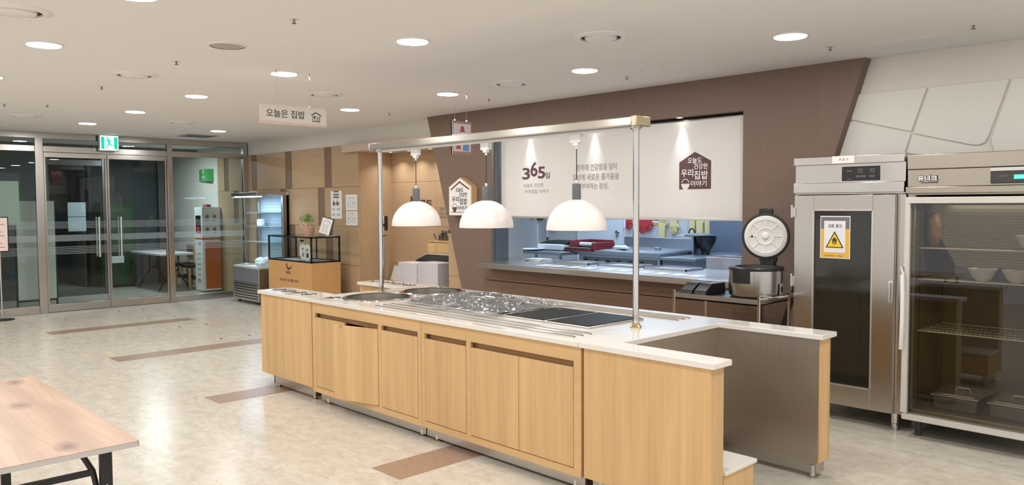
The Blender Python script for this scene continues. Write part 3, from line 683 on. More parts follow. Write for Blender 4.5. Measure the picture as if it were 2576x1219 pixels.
# AED cabinet
ac = thing('defibrillator_cabinet', 'white AED cabinet with orange side and red lamp on top', 'cabinet', (-15.02, 6.3, 0))
X0, X1, Y0, Y1 = -15.22, -14.86, 6.1, 6.46
MB().box(X0, X1, Y0, Y1, 0.02, 1.0).box(X0, X1, Y0, Y1, 1.03, 1.62).build('cabinet_body', M['white'], ac, bevel=0.006)
MB().box(X1, X1 + 0.004, Y0 + .05, Y1 - .0, 0.06, 0.95).build('orange_side_panel', M['orange'], ac)
MB().box(X0, X1, Y0, Y1, 1.0, 1.03).build('orange_edge', M['orange'], ac)
fr(MB(), (X0, Y0, 0), '-y').rect(0.06, 0.30, 1.12, 1.46, 0, 0.003).build('window', M['black_glass'], ac)
fr(MB(), (X0, Y0 - .003, 0), '-y').rect(0.10, 0.26, 1.13, 1.25, 0, 0.003).build('defibrillator_case', M['red'], ac)
MB().cyl(((X0 + X1) / 2, (Y0 + Y1) / 2, 1.62), 0.08, 0.05, 20, r2=0.06).build('warning_lamp', plain('dark_red_lens', (130, 30, 34), 0.3), ac)
g = fr(MB(), (X0, Y0, 0), '-y')
letters(g, 'AED', 0.15, 0.90, 0.14, 0.055, 0, 0.002, 0.01)
for k in range(6): g.rect(0.10, 0.26, 0.72 - k * 0.1, 0.735 - k * 0.1, 0, 0.002)
for k in range(4): g.rect(0.08, 0.28, 0.17 + k * 0.02, 0.175 + k * 0.02, 0, 0.002)
g.frame((X1, Y0, 0), (0, 1, 0), (0, 0, 1), (1, 0, 0))
for r_ in range(2):
    for c_ in range(2): g.disc(0.1 + c_ * 0.14, 1.2 + r_ * 0.24, 0.035, 0, 0.002, 12); g.rect(0.06 + c_ * .14, .14 + c_ * .14, 1.12 + r_ * .24, 1.135 + r_ * .24, 0, 0.002)
g.build('printed_instructions', M['greyink'], ac)

# framed notice on a pole stand at the far left, in front of the glass
ns = thing('notice_stand', 'framed notice on a pole with round black base by the glass', 'sign stand', (-13.35, 2.53, 0))
MB().lathe((-13.35, 2.53, 0), [(0, 0), (0.15, 0), (0.15, 0.012), (0.02, 0.022), (0, 0.022)], 32).build('base', M['black'], ns)
MB().cyl((-13.38, 2.53, 0.02), 0.012, 1.0, 12).build('pole', M['chrome'], ns)
MB().box(-13.37, -13.345, 2.37, 2.64, 0.99, 1.50).build('frame', M['black'], ns, bevel=0.004)
MB().box(-13.345, -13.342, 2.385, 2.625, 1.005, 1.485).build('notice', M['pinkpaper'], ns)
g = fr(MB(), (-13.342, 2.385, 1.005), '+x')
for k in range(7): g.rect(0.02, 0.2 - (k % 3) * 0.03, 0.05 + k * 0.055, 0.06 + k * 0.055, 0, 0.001)
g.build('notice_lines', M['greyink'], ns)

# ------------------------------------------------------------------ hanging signs
hs = thing('hanging_sign', 'white hanging sign with black Korean lettering and a house pictogram', 'sign', (-6.17, 3.35, 2.33))
MB().box(-6.175, -6.167, 3.035, 3.655, 2.325, 2.485).build('board', plain('sign_board_white', (222, 214, 204), 0.6), hs)
fr(MB(), (-6.167, 3.035, 2.325), '+x').poly([(0, 0), (0.62, 0), (0.62, 0.018), (0.565, 0.018), (0.54, 0.034), (0.515, 0.018), (0, 0.028)], 0, 0.001).build('pink_band', plain('pink_band', (214, 190, 180), 0.6), hs)
g = fr(MB(), (-6.167, 3.035, 2.325), '+x')
letters(g, '오늘은 집밥', 0.055, 0.058, 0.355, 0.066, 0, 0.0015, 0.008)
g.bar((0.475, 0.098), (0.52, 0.122), 0.009, 0, .0015); g.bar((0.52, 0.122), (0.57, 0.096), 0.009, 0, .0015)
g.bar((0.487, 0.092), (0.487, 0.046), 0.005, 0, .0015); g.bar((0.556, 0.092), (0.556, 0.046), 0.005, 0, .0015); g.bar((0.485, 0.045), (0.558, 0.045), 0.006, 0, .0015)
g.disc(0.506, 0.082, 0.009, 0, .0015, 14, ry=0.013); g.bar((0.506, 0.075), (0.506, 0.046), 0.003, 0, .0015)
for k in (0.527, 0.536, 0.545): g.bar((k, 0.09), (k, 0.048), 0.0025, 0, .0015)
g.build('lettering', plain('charcoal_print', (70, 68, 68), 0.6), hs)
for y in (3.19, 3.50):
    MB().cyl((-6.17, y, 2.49), 0.0012, CEIL - 2.49, 6).cyl((-6.17, y, CEIL - 0.03), 0.006, 0.03, 10).build('wire', M['chrome'], hs)
    MB().box(-6.178, -6.162, y - .01, y + .01, 2.475, 2.497).build('clip', M['alu'], hs)
po = thing('hanging_poster', 'hanging framed poster with a red siren and two cartoon children', 'poster', (-6.19, 5.235, 2.155))
MB().box(-6.205, -6.19, 5.105, 5.365, 2.155, 2.49).build('frame', plain('dusty_pink_frame', (176, 130, 128), 0.6), po)
MB().box(-6.205, -6.188, 5.105, 5.112, 2.155, 2.49).build('frame_edge', M['white'], po)
fr(MB(), (-6.19, 5.105, 2.155), '+x').rect(0.018, 0.25, 0.028, 0.31, 0, 0.001).build('picture_ground', plain('poster_ground', (216, 208, 214), 0.6), po)
g = fr(MB(), (-6.189, 5.105, 2.155), '+x')
g.poly([(0.11, 0.235), (0.165, 0.235), (0.155, 0.285), (0.12, 0.285)], 0, .001); g.rect(0.10, 0.175, 0.226, 0.236, 0, .001); g.poly([(0.05, 0.05), (0.115, 0.05), (0.105, 0.12), (0.06, 0.12)], 0, .001)
g.build('siren_and_jacket', plain('poster_red', (186, 84, 80), 0.6), po)
g = fr(MB(), (-6.189, 5.105, 2.155), '+x'); g.poly([(0.14, 0.035), (0.225, 0.035), (0.22, 0.12), (0.15, 0.12)], 0, .001); g.build('blue_clothes', M['blueprint'], po)
g = fr(MB(), (-6.189, 5.105, 2.155), '+x'); g.ring(0.083, 0.17, 0.017, 0.03, 0, .001, 16, 0, 180); g.ring(0.185, 0.175, 0.017, 0.03, 0, .001, 16, 0, 180); g.build('hair', M['ink'], po)
g = fr(MB(), (-6.189, 5.105, 2.155), '+x'); g.disc(0.083, 0.165, 0.02, 0, .0008); g.disc(0.185, 0.17, 0.02, 0, .0008); g.build('faces', plain('poster_skin', (232, 204, 190), 0.6), po)
for y in (5.15, 5.31):
    MB().cyl((-6.197, y, 2.495), 0.0012, CEIL - 2.495, 6).cyl((-6.197, y, CEIL - 0.03), 0.006, 0.03, 10).build('wire', M['chrome'], po)
    MB().box(-6.204, -6.19, y - .008, y + .008, 2.485, 2.505).build('clip', M['white'], po)

# ------------------------------------------------------------------ house-shaped sign, blind with prints
def house_print(g, rects, bold=0.014):
    """the lines of text inside the house outline: (text, left, right, bottom, top)"""
    for tx, a0, a1, b0, b1 in rects: letters(g, tx, a0, b0, a1 - a0, b1 - b0, 0, .0015, bold)
sg = thing('house_sign', 'house-shaped white sign box with wooden sides on the brown wall', 'sign', (-7.4, 6.34, 1.5))
HX0, HX1, HZ = -7.645, -7.215, 1.505
pts = [(HX0, HZ), (HX1, HZ), (HX1, 1.862), ((HX0 + HX1) / 2, 1.975), (HX0, 1.862)]
yprism(MB(), pts, 6.25, 6.34).build('wooden_box', M['oak'], sg, bevel=0.003)
cx = (HX0 + HX1) / 2
ins = [(cx + (x - cx) * 0.96, 1.68 + (z - 1.68) * 0.965) for x, z in pts]
yprism(MB(), ins, 6.243, 6.25).build('face_panel', M['white'], sg)
g = fr(MB(), (HX0, 6.243, HZ), '-y')
w = HX1 - HX0
house_print(g, (('오늘도', .139, .283, .291, .344), ('건강한', .205, .352, .228, .284), ('우리', .066, .200, .168, .236), ('집밥', .213, .352, .137, .213), ('이야기', .172, .348, .068, .121)))
g.build('lettering', M['ink'], sg)
g = fr(MB(), (HX0, 6.243, HZ), '-y')
g.bar((.045, .318), (.212, .415), .018, 0, .0015).bar((.208, .415), (.389, .323), .018, 0, .0015).rect(.045, .385, .039, .045, 0, .0015)
g.poly([(.068, .105), (.162, .105), (.155, .08), (.137, .055), (.135, .045), (.095, .045), (.093, .055), (.075, .08)], 0, .0015).ring(.115, .108, .036, .041, 0, .0015, 14, 5, 175)
g.build('roof_and_bowl', M['maroon'], sg)

bl = thing('roller_blind', 'cream roller blind with Korean print, lowered over the kitchen hatch', 'blind', (-5.28, 6.43, 1.48))
BY = 6.425
MB().box(-6.875, OX1 + 0.002, BY, BY + 0.004, 1.50, 2.42).build('fabric', M['blind'], bl)
MB().box(-6.875, OX1 + 0.002, BY - 0.012, BY + 0.016, 1.478, 1.503).build('bottom_bar', M['alu'], bl, bevel=0.004)
MB().cyl((-6.88, BY + 0.045, 2.425), 0.035, 3.24, 20, 'x').build('roller', M['steel_dk'], bl)
g = fr(MB(), (0, BY, 0), '-y')
letters(g, '3', -6.515, 1.925, 0.125, 0.135, 0, .001, 0.022); letters(g, '6', -6.385, 1.955, 0.115, 0.17, 0, .001, 0.022); letters(g, '5', -6.265, 1.93, 0.115, 0.135, 0, .001, 0.022)
letters(g, '일', -6.14 - .01, 1.928, 0.075, 0.07, 0, .001, 0.012)
g.build('number_lettering', M['maroon'], bl)
g = fr(MB(), (0, BY, 0), '-y')
letters(g, '오늘도 건강한', -6.50, 1.835, 0.325, 0.044, 0, .001)
g.build('caption_lettering', M['greyink'], bl)
g = fr(MB(), (0, BY, 0), '-y')
letters(g, '우리집밥 이야기', -6.475, 1.765, 0.37, 0.044, 0, .001)
g.build('caption_lettering', M['greyink'], bl)
g = fr(MB(), (0, BY, 0), '-y')
letters(g, '한끼에 건강함을 담아', -5.68, 1.995, 0.56, 0.070, 0, .001, 0.004); letters(g, '일상에 새로운 즐거움을', -5.735, 1.892, 0.635, 0.070, 0, .001, 0.004); letters(g, '부여하는 정성,', -5.61, 1.795, 0.37, 0.068, 0, .001, 0.004)
g.build('slogan_lettering', M['greyink'], bl)
hx0, hx1, hz = -4.365, -4.015, 1.775
g = fr(MB(), (hx0, BY, hz), '-y'); hw = hx1 - hx0
g.poly([(0, 0), (.046, 0), (.040, .010), (.026, .030), (.020, .054), (.119, .054), (.113, .030), (.099, .010), (.093, 0), (hw, 0), (hw, .262), (hw / 2, .352), (0, .258)], 0, .001)
g.build('house_logo', M['maroon'], bl)
g = fr(MB(), (hx0, BY - 0.001, hz), '-y')
house_print(g, (('오늘도', .096, .251, .243, .299), ('건강한', .165, .315, .186, .241), ('우리', .023, .157, .119, .192), ('집밥', .167, .317, .092, .173), ('이야기', .129, .304, .026, .081)))
g.ring(.070, .058, .036, .042, 0, .0015, 16, 8, 172)
g.build('logo_lettering', M['white'], bl)

# ledge of the hatch
lg = MB().box(-6.975, -3.62, 6.10, 6.34, 0.90, 0.96).box(OX0 + 0.001, OX1 - 0.001, 6.34, 7.10, 0.90, 0.96)
tag(lg.build('hatch_shelf', M['steel'], loc=(-5.3, 6.1, 0.9), bevel=0.004), 'long stainless steel shelf under the kitchen hatch', 'shelf')

# ------------------------------------------------------------------ alcove contents and wall notices
al = fr(MB(), (0, 7.085, 0), '-y')
letters(al, '본', -9.575, 1.66, 0.10, 0.115, 0, .012, 0.012); letters(al, '푸드', -9.335, 1.585, 0.28, 0.13, 0, .012, 0.012)
tag(al.build('wall_lettering', M['maroon'], loc=(-9.3, 7.08, 1.6)), 'dark red raised Korean lettering on the alcove wall behind a lamp', 'lettering')
al = fr(MB(), (0, 7.085, 0), '-y')
al.rect(-8.905, -8.9, 1.44, 1.615, 0, .003); letters(al, '전혀', -8.88, 1.545, 0.11, 0.065, 0, .003, 0.01); letters(al, '다른 식사', -8.88, 1.495, 0.16, 0.036, 0, .003); letters(al, '대접 서비스', -8.88, 1.445, 0.16, 0.036, 0, .003)
tag(al.build('wall_slogan', M['greyink'], loc=(-8.8, 7.08, 1.44)), 'small faded slogan on the alcove wall next to the brown wall', 'lettering')
# tray cabinet
tc = thing('tray_cabinet', 'wooden tray return cabinet with a dark steel opening in the alcove', 'cabinet', (-8.5, 6.8, 0))
MB().box(-9.00, -8.0, 6.95, 7.08, 0.0, 1.10).box(-9.42, -9.00, 6.95, 7.08, 0.0, 0.52).build('body', M['oak'], tc, bevel=0.004)
MB().add([(-9.32, 6.94, 0.80), (-9.00, 6.94, 0.935), (-8.0, 6.94, 0.935), (-8.0, 6.94, 0.80), (-9.32, 6.80, 0.80), (-8.0, 6.80, 0.80)], [(0, 1, 2, 3), (0, 4, 5, 3)]).build('steel_opening', M['dark'], tc)
MB().tube([(-9.33, 6.93, 0.80), (-9.01, 6.93, 0.94), (-8.0, 6.93, 0.94)], 0.010, 6).build('steel_edge', M['alu'], tc)
MB().box(-8.44, -8.39, 6.942, 6.95, 0.99, 1.09).build('socket_plate', M['white'], tc)
tagc = thing('tray_trolley', 'low trolley carrying the white tray stacks in the alcove', 'trolley', (-8.8, 6.75, 0))
MB().box(-9.46, -8.2, 6.56, 6.93, 0.20, 0.24).build('deck', M['steel_dk'], tagc, bevel=0.004)
for x in (-9.40, -8.26):
    for y in (6.60, 6.89):
        MB().lathe((x, y - 0.015, 0.05), [(0, 0), (0.05, 0), (0.05, 0.03), (0, 0.03)], 16, 'y').box(x - .015, x + .015, y - .02, y + .02, 0.09, 0.20).build('caster', M['black'], tagc)
def tray_stack(x0, x1, y0, y1, z0, n, label, pitch=0.0105):
    mb = MB()
    t = thing('tray_stack', label, 'tray stack', ((x0 + x1) / 2, (y0 + y1) / 2, z0), 'stacks of white trays')
    for k in range(n):
        j = random.uniform(-.003, .003)
        mb = MB().box(x0 + j, x1 + j, y0 + j, y1 + j, z0 + k * pitch, z0 + k * pitch + pitch * 0.8)
        mb.build('tray', M['trayw'], t, bevel=0.002, seg=1)
    return t
tray_stack(-9.235, -8.80, 6.60, 6.88, 0.24, 56, 'tall stack of white meal trays in the alcove, nearer the panelled corner')
tray_stack(-8.775, -8.33, 6.60, 6.88, 0.24, 58, 'tall stack of white meal trays in the alcove, nearer the brown wall')
pl = thing('cutlery_box', 'open wooden box full of steel cutlery on the tray cabinet', 'cutlery box', (-8.5, 7.0, 1.10))
b = MB().box(-8.98, -8.02, 6.955, 6.97, 1.10, 1.135).box(-8.98, -8.02, 7.06, 7.075, 1.10, 1.135).box(-8.98, -8.02, 6.955, 7.075, 1.10, 1.108)
b.build('box', M['oak'], pl)
c = MB()
for k in range(46):
    x = random.uniform(-8.92, -8.12); h = random.uniform(0.08, 0.19) * (0.7 if x < -8.75 else 1); a = random.uniform(-.09, .07)
    c.tube([(x, random.uniform(6.98, 7.05), 1.11), (x + a, random.uniform(6.97, 7.06), 1.11 + h)], [0.004, 0.009], 6)
tag(c.build('cutlery', M['steel_dk'], pl), kind='stuff')
fl = MB(); fl.add([(-9.98, 6.98, 0.50), (-9.68, 6.98, 0.48), (-9.68, 7.06, 0.70), (-9.98, 7.06, 0.71), (-9.98, 6.995, 0.495), (-9.68, 6.995, 0.475), (-9.68, 7.075, 0.695), (-9.98, 7.075, 0.705)], [(0, 1, 2, 3), (4, 7, 6, 5), (0, 4, 5, 1), (1, 5, 6, 2), (2, 6, 7, 3), (3, 7, 4, 0)])
wb2 = thing('leaning_board', 'pale grey board leaning in the alcove corner on a low bench', 'board', (-9.83, 7.0, 0))
fl.build('board', plain('pale_board', (206, 204, 204), 0.6), wb2); MB().box(-10.0, -9.62, 6.85, 7.08, 0.0, 0.49).build('bench', M['oak'], wb2, bevel=0.004)
ds = thing('card_reader_stand', 'slim grey post with a black and white card reader in the alcove', 'stand', (-9.63, 6.62, 0))
MB().lathe((-9.63, 6.62, 0), [(0, 0), (0.14, 0), (0.14, 0.012), (0.03, 0.02), (0, 0.02)], 28).build('base', M['steel_dk'], ds)
MB().box(-9.655, -9.605, 6.605, 6.635, 0.015, 1.19).build('post', M['alu'], ds, bevel=0.004)
MB().box(-9.68, -9.58, 6.57, 6.67, 1.19, 1.20).build('tray', M['dark'], ds, bevel=0.003)
MB().box(-9.65, -9.62, 6.60, 6.63, 1.20, 1.48).build('reader_body', M['white'], ds, bevel=0.005)
MB().box(-9.57, -9.535, 6.60, 6.64, 1.27, 1.48).box(-9.62, -9.57, 6.61, 6.63, 1.33, 1.37).build('handset', M['black'], ds, bevel=0.006)
# notices on the panelling
bn = thing('wall_banner', 'narrow white banner with dark penguin-like figures on the timber wall', 'poster', (-10.67, 6.48, 1.43))
MB().box(-10.828, -10.512, 6.474, 6.478, 1.432, 1.862).build('sheet', M['paper'], bn)
fr(MB(), (-10.828, 6.474, 1.432), '-y').rect(0.09, 0.23, 0.408, 0.43, 0, .003).build('hanger_clip', M['browns'], bn)
g = fr(MB(), (-10.828, 6.474, 1.432), '-y')
for b_ in (0.362, 0.322):
    for k in range(9): g.rect(0.075 + k * .019, 0.088 + k * .019 + (k % 2) * .004, b_, b_ + .022, 0, .001)
for k in range(2):
    g.disc(0.085 + k * 0.105, 0.235, 0.024, 0, .001, 16, ry=0.034); g.rect(0.125 + k * .105, 0.14 + k * .105, 0.205, 0.26, 0, .001); g.disc(0.08 + k * .105, 0.285, 0.01, 0, .001)
for a in (0.03, 0.175):
    for b_ in (0.16, 0.148, 0.136, 0.075, 0.063, 0.051): g.rect(a, a + 0.09, b_, b_ + .004, 0, .001)
g.build('print', M['ink'], bn)
for z0, z1, dx, lab in ((1.565, 1.80, 0.0, 'upper white floor-plan notice on the timber wall'), (1.335, 1.562 - .012, 0.004, 'lower white floor-plan notice on the timber wall')):
    n_ = thing('plan_notice', lab, 'notice', (-10.24, 6.478, z0), 'floor-plan notices')
    MB().box(-10.394 + dx, -10.085 + dx, 6.474, 6.478, z0, z1).build('sheet', M['paper'], n_)
    g = fr(MB(), (-10.394 + dx, 6.474, z0), '-y')
    for a0, a1, b0, b1 in ((.05, .25, .185, .19), (.05, .054, .03, .19), (.246, .25, .03, .19), (.11, .113, .03, .19), (.19, .193, .03, .19), (.05, .11, .10, .108), (.19, .25, .10, .108), (.15, .156, .04, .08), (.08, .082, .03, .1), (.22, .222, .03, .1), (.13, .132, .11, .19), (.17, .172, .11, .19)):
        g.rect(a0, a1, b0, b1, 0, .001)
    g.build('floor_plan', M['greyink'], n_)

# ------------------------------------------------------------------ refrigerated display by the glass front
dx0, dx1, dy0, dy1 = -13.12, -12.15, 5.90, 6.47
df = thing('display_refrigerator', 'lit open display refrigerator with glass sides beside the glass doors', 'refrigerator', (-12.66, 6.18, 0))
MB().box(dx0, dx1, dy0, dy1, 0.05, 0.60).build('base_cabinet', M['steel_z'], df, bevel=0.006)
g = MB()
for k in range(6): g.box(dx0 + 0.06, dx1 - 0.06, dy0 - 0.004, dy0, 0.09 + k * 0.045, 0.105 + k * 0.045)
g.build('vent_slots', M['gap'], df)
MB().box(dx0 + .01, dx1 - .01, dy0 - .006, dy0, 0.37, 0.59).build('kick_glass', plain('grey_glass_front', (120, 120, 128), 0.25), df)
for x in (dx0 + .08, dx1 - .08):
    for y in (dy0 + .08, dy1 - .08): MB().cyl((x, y, 0.0), 0.025, 0.055, 12).build('caster', M['black'], df)
MB().box(dx0, dx1, dy1 - 0.05, dy1, 0.60, 1.86).build('back_wall', plain('display_back', (196, 206, 216), 0.5), df)
pg = MB()
for i in range(14):
    for j in range(20): pg.box(dx0 + 0.10 + i * 0.055, dx0 + 0.108 + i * 0.055, dy1 - 0.052, dy1 - 0.049, 0.72 + j * 0.055, 0.728 + j * 0.055)
pg.build('perforations', M['dark'], df)
MB().box(dx0, dx1, dy0 + .16, dy1, 1.82, 1.875).box(dx0, dx0 + .03, dy1 - .10, dy1, 0.6, 1.82).box(dx1 - .06, dx1, dy1 - .12, dy1, 0.6, 1.82).box(dx0, dx1, dy0, dy0 + .18, 1.80, 1.86).build('hood', M['steel'], df, bevel=0.004)
MB().box(dx0 + .04, -12.72, dy0 + .04, dy0 + .10, 1.782, 1.80).box(-12.66, dx1 - .04, dy0 + .04, dy0 + .10, 1.782, 1.80).build('light_tube', M['ledcool'], df)
area('display_lamp', (-12.66, 6.02, 1.775), 0.85, 9, (0.62, 0.82, 1.0), size_y=0.06)
for z, d in ((1.52, .26), (1.28, .30), (1.02, .36)):
    MB().box(dx0 + .03, dx1 - .03, dy1 - .05 - d, dy1 - .05, z, z + .008).build('glass_shelf', plain('shelf_glass', (190, 220, 235), 0.1, spec=.8) if z > 1.5 else bpy.data.materials['shelf_glass'], df)
    MB().box(dx0 + .03, dx1 - .03, dy1 - .056 - d, dy1 - .05 - d, z - .012, z + .012).build('shelf_edge', M['alu'], df)
    area('shelf_lamp', (-12.66, dy1 - .05 - d + .05, z - 0.015), 0.8, 1.1, (0.6, 0.8, 1.0), size_y=0.03)
for x in (dx0, dx1 - .008):
    MB().box(x, x + .008, dy0, dy1 - .05, 0.60, 1.80).build('side_glass', M['glass'], df)
MB().box(dx0, dx1, dy0, dy0 + .008, 0.60, 0.74).build('front_glass', M['glass'], df)
MB().box(dx0 + .01, dx1 - .01, dy0 + .01, dy1 - .05, 0.60, 0.63).build('deck', M['white'], df)
def pack(x, y, z, sx, sy, sz, label, mat, nm='food_pack'):
    tag(MB().box(x - sx / 2, x + sx / 2, y - sy / 2, y + sy / 2, z, z + sz).build(nm, mat, loc=(x, y, z), bevel=min(sz, sy) * .25), label, 'package', 'packs inside the display refrigerator')
bagw = MB(); bagw.sphere((-12.55, 6.14, 0.70), 0.075, 14, 8, sx=2.2, sy=1.1); bagw.sphere((-12.34, 6.14, 0.73), 0.06, 12, 8, sx=1.2)
for v in bagw.v: v += Vector((random.uniform(-.012, .012),) * 3)
tag(bagw.build('plastic_bag', plain('white_bag', (226, 240, 250), 0.35), loc=(-12.5, 6.14, .63), subsurf=1), 'crumpled white plastic bag on the display refrigerator deck', 'bag')
pack(-12.93, 6.05, 0.63, .22, .14, .03, 'flat grey tray lying at the left end of the display deck', M['alu'])
pack(-12.30, 6.02, 0.63, .14, .12, .07, 'stack of small clear cups at the right end of the display deck', plain('cup_stack', (214, 222, 228), .3), 'cup_stack')
pack(-12.85, 6.30, 1.29, .14, .10, .12, 'pale carton on the middle shelf of the display refrigerator', M['paper'])

# ------------------------------------------------------------------ logo cabinet with glass showcase
bx0, bx1, by0, by1, bz = -11.60, -10.27, 5.80, 6.29, 0.795
bc = thing('showcase_cabinet', 'honey wood cabinet with a dark swirl logo and BON lettering', 'cabinet', (-10.93, 6.05, 0))
MB().box(bx0, bx1, by0, by1, 0.0, bz).build('body', M['bonbox'], bc, bevel=0.003)
g = fr(MB(), (bx0, by0, 0), '-y')
letters(g, 'BON', 0.575, 0.605, 0.135, 0.042, 0, .002, 0.02); letters(g, '전혀 다른 식사대접 서비스', 0.36, 0.485, 0.60, 0.044, 0, .002, 0.004)
swirl = [(0.575 + .0, 0.735), (0.585, 0.70), (0.625, 0.668), (0.68, 0.665), (0.73, 0.70), (0.76, 0.745), (0.72, 0.715), (0.675, 0.700), (0.635, 0.705), (0.605, 0.725), (0.60, 0.745), (0.625, 0.752), (0.605, 0.764), (0.58, 0.757)]
g.poly(swirl, 0, .002)
g.build('logo_and_lettering', M['maroon'], bc)
gs = thing('glass_showcase', 'black-framed glass showcase standing on the honey wood cabinet', 'showcase', (-10.93, 6.05, bz))
fz0, fz1, q = bz + .002, 1.18, .022
f = MB()
for x in (bx0, bx1 - q):
    for y in (by0, by1 - q): f.box(x, x + q, y, y + q, fz0, fz1)
for y in (by0, by1 - q): f.box(bx0, bx1, y, y + q, fz0, fz0 + q).box(bx0, bx1, y, y + q, fz1 - q, fz1)
for x in (bx0, bx1 - q): f.box(x, x + q, by0, by1, fz0, fz0 + q).box(x, x + q, by0, by1, fz1 - q, fz1)
f.box(-10.95, -10.94, by1 - q, by1, fz0, fz1)
f.build('frame', M['black'], gs)
MB().box(bx0 + q, bx1 - q, by0 + .006, by0 + .01, fz0 + q, fz1 - q).box(bx1 - .012, bx1 - .006, by0 + q, by1 - q, fz0 + q, fz1 - q).box(bx0 + .006, bx0 + .012, by0 + q, by1 - q, fz0 + q, fz1 - q).build('glass_panes', M['glass'], gs)
MB().box(bx0 - .04, bx1 + .03, by0 - .03, by1 + .03, fz1, fz1 + .008).build('glass_top', M['glass'], gs)
MB().box(bx0 + q, bx1 - q, by0 + q, by1 - q, fz0 + .001, fz0 + .008).build('floor_cloth', plain('grey_cloth', (150, 150, 156), .8), gs)
for i, (x, y, lab) in enumerate(((-10.86, 6.0, 'round white printed plate in the glass showcase, the one standing behind'), (-10.60, 5.92, 'round white printed plate in the glass showcase, the one leaning in front'))):
    t = thing('round_sign_plate', lab, 'sign', (x, y, fz0 + .01), 'round plates in the glass showcase')
    c = (x, y, fz0 + .135)
    MB().lathe(c, [(0, 0), (0.128, 0), (0.128, .008), (0, .008)], 36, 'y', sx=.85).spin(R(14 * (1 if i else -1)), c, 'Y').build('plate', M['white'], t)
    g = fr(MB(), (x, y - .001, fz0 + .135), '-y')
    g.rect(-.05, .05, .05, .058).rect(-.04, .04, .035, .041).rect(-.045, .02, .02, .025).rect(-.02, .045, -.07, -.005)
    g.build('print', M['maroon'], t)
    MB().box(x - .05, x + .05, y + .01, y + .05, fz0 + .008, fz0 + .02).build('stand', M['white'], t)
hk = MB().tube([(-11.38, 6.2, fz0 + .01), (-11.38, 6.2, 1.08), (-11.30, 6.2, 1.10)], .005, 6)
hk2 = thing('wire_holder', 'thin black wire holder with a small clip inside the glass showcase', 'stand', (-11.38, 6.2, fz0 + .01))
hk.build('wire', M['black'], hk2); MB().sphere((-11.26, 6.2, 1.085), .035, 10, 6, sz=.5).build('clip', M['black'], hk2)
tag(MB().box(-11.2, -10.9, 5.86, 6.0, fz0 + .008, fz0 + .014).build('paper_card', M['paper'], loc=(-11.05, 5.93, fz0 + .008)), 'white card lying on the floor of the glass showcase', 'card')
# potted plant and menu stand on top
zt = fz1 + .008
pp = thing('potted_plant', 'small pink ribbed pot with green leaves and dried buds on the showcase', 'plant', (-10.60, 5.95, zt))
MB().lathe((-10.60, 5.95, zt), [(0, 0), (.07, 0), (.085, .06), (.088, .11), (.075, .145), (.082, .16), (.07, .16), (.06, .13), (0, .13)], 20).build('pot', M['pot'], pp)
lf = MB()
for k in range(190):
    a = random.uniform(0, 6.28); h = random.uniform(.05, .17); r_ = random.uniform(.01, .14) * (1 - .2 * h)
    p = Vector((-10.60 + r_ * math.cos(a) - .02, 5.95 + r_ * math.sin(a) * .7, zt + .15 + h)); s_ = random.uniform(.014, .026)
    d = Vector((random.uniform(-1, 1), random.uniform(-1, 1), random.uniform(.1, 1))).normalized(); e = d.cross(Vector((0, 0, 1))).normalized()
    n_ = d.cross(e) * .002
    lf.add([p - d * s_, p + e * s_ * .4, p + d * s_, p - e * s_ * .4, p + n_], [(0, 1, 4), (1, 2, 4), (2, 3, 4), (3, 0, 4), (3, 2, 1, 0)])
tag(lf.build('leaves', M['leaf'], pp), kind='stuff')
bd = MB()
for k in range(26):
    a = random.uniform(0, 6.28); r_ = random.uniform(.05, .13)
    bd.sphere((-10.60 + r_ * math.cos(a), 5.93 + r_ * math.sin(a) * .7, zt + .16 + random.uniform(-.03, .05)), .013, 8, 5)
tag(bd.build('dried_buds', M['bud'], pp), kind='stuff')
ms = thing('menu_stand', 'tilted white menu card with house outline on a dark clip stand', 'menu stand', (-10.2, 5.98, zt))
def tilt(mb): return mb.spin(R(-14), (-10.2, 5.98, zt), 'X').spin(R(8), (-10.2, 5.98, zt), 'Y')
tilt(MB().box(-10.36, -10.05, 5.97, 5.985, zt + .02, zt + .28)).build('clip_board', M['dark'], ms, bevel=.003)
tilt(MB().box(-10.35, -10.07, 5.965, 5.969, zt + .03, zt + .265)).build('menu_card', M['paper'], ms)
g = fr(MB(), (-10.35, 5.9645, zt + .03), '-y'); g.bar((.03, .165), (.14, .215), .006).bar((.14, .215), (.25, .165), .006)
for k in range(7): g.rect(.06, .11, .03 + k * .018, .034 + k * .018).rect(.15, .21, .03 + k * .018, .034 + k * .018)
tilt(g).build('print', M['greyink'], ms)
MB().box(-10.36, -10.04, 5.95, 6.08, zt, zt + .012).build('foot', M['alu'], ms, bevel=.003)

# ------------------------------------------------------------------ serving counter: cabinets
CF, CB, TZ0, TZ = 3.31, 4.61, 0.84, 0.87      # cabinet front, back, worktop underside, top
def foot(mb_parent, x, y, h=0.05):
    MB().lathe((x, y, 0), [(0, 0), (.026, 0), (.027, .01), (.016, .016), (.014, h), (0, h)], 18).build('adjustable_foot', M['chrome'], mb_parent)
def door(name, parent, x0, x1, z0=0.140, z1=0.716, ang=0.0, hinge=None, notch=None):
    d = MB().box(x0, x1, CF - .002, CF + .016, z0, z1)
    if ang: d.spin(ang, (hinge, CF, 0))
    o = d.build(name, M['oak'], parent, bevel=.0015)
    if notch:
        n_ = MB().box(notch - .012, notch + .012, CF - .004, CF + .018, z1 - .022, z1 + .001)
        if ang: n_.spin(ang, (hinge, CF, 0))
        n_.build('lock_notch', M['oak_shade'], o)  # notch drawn as a small box in the shaded oak colour
    return o
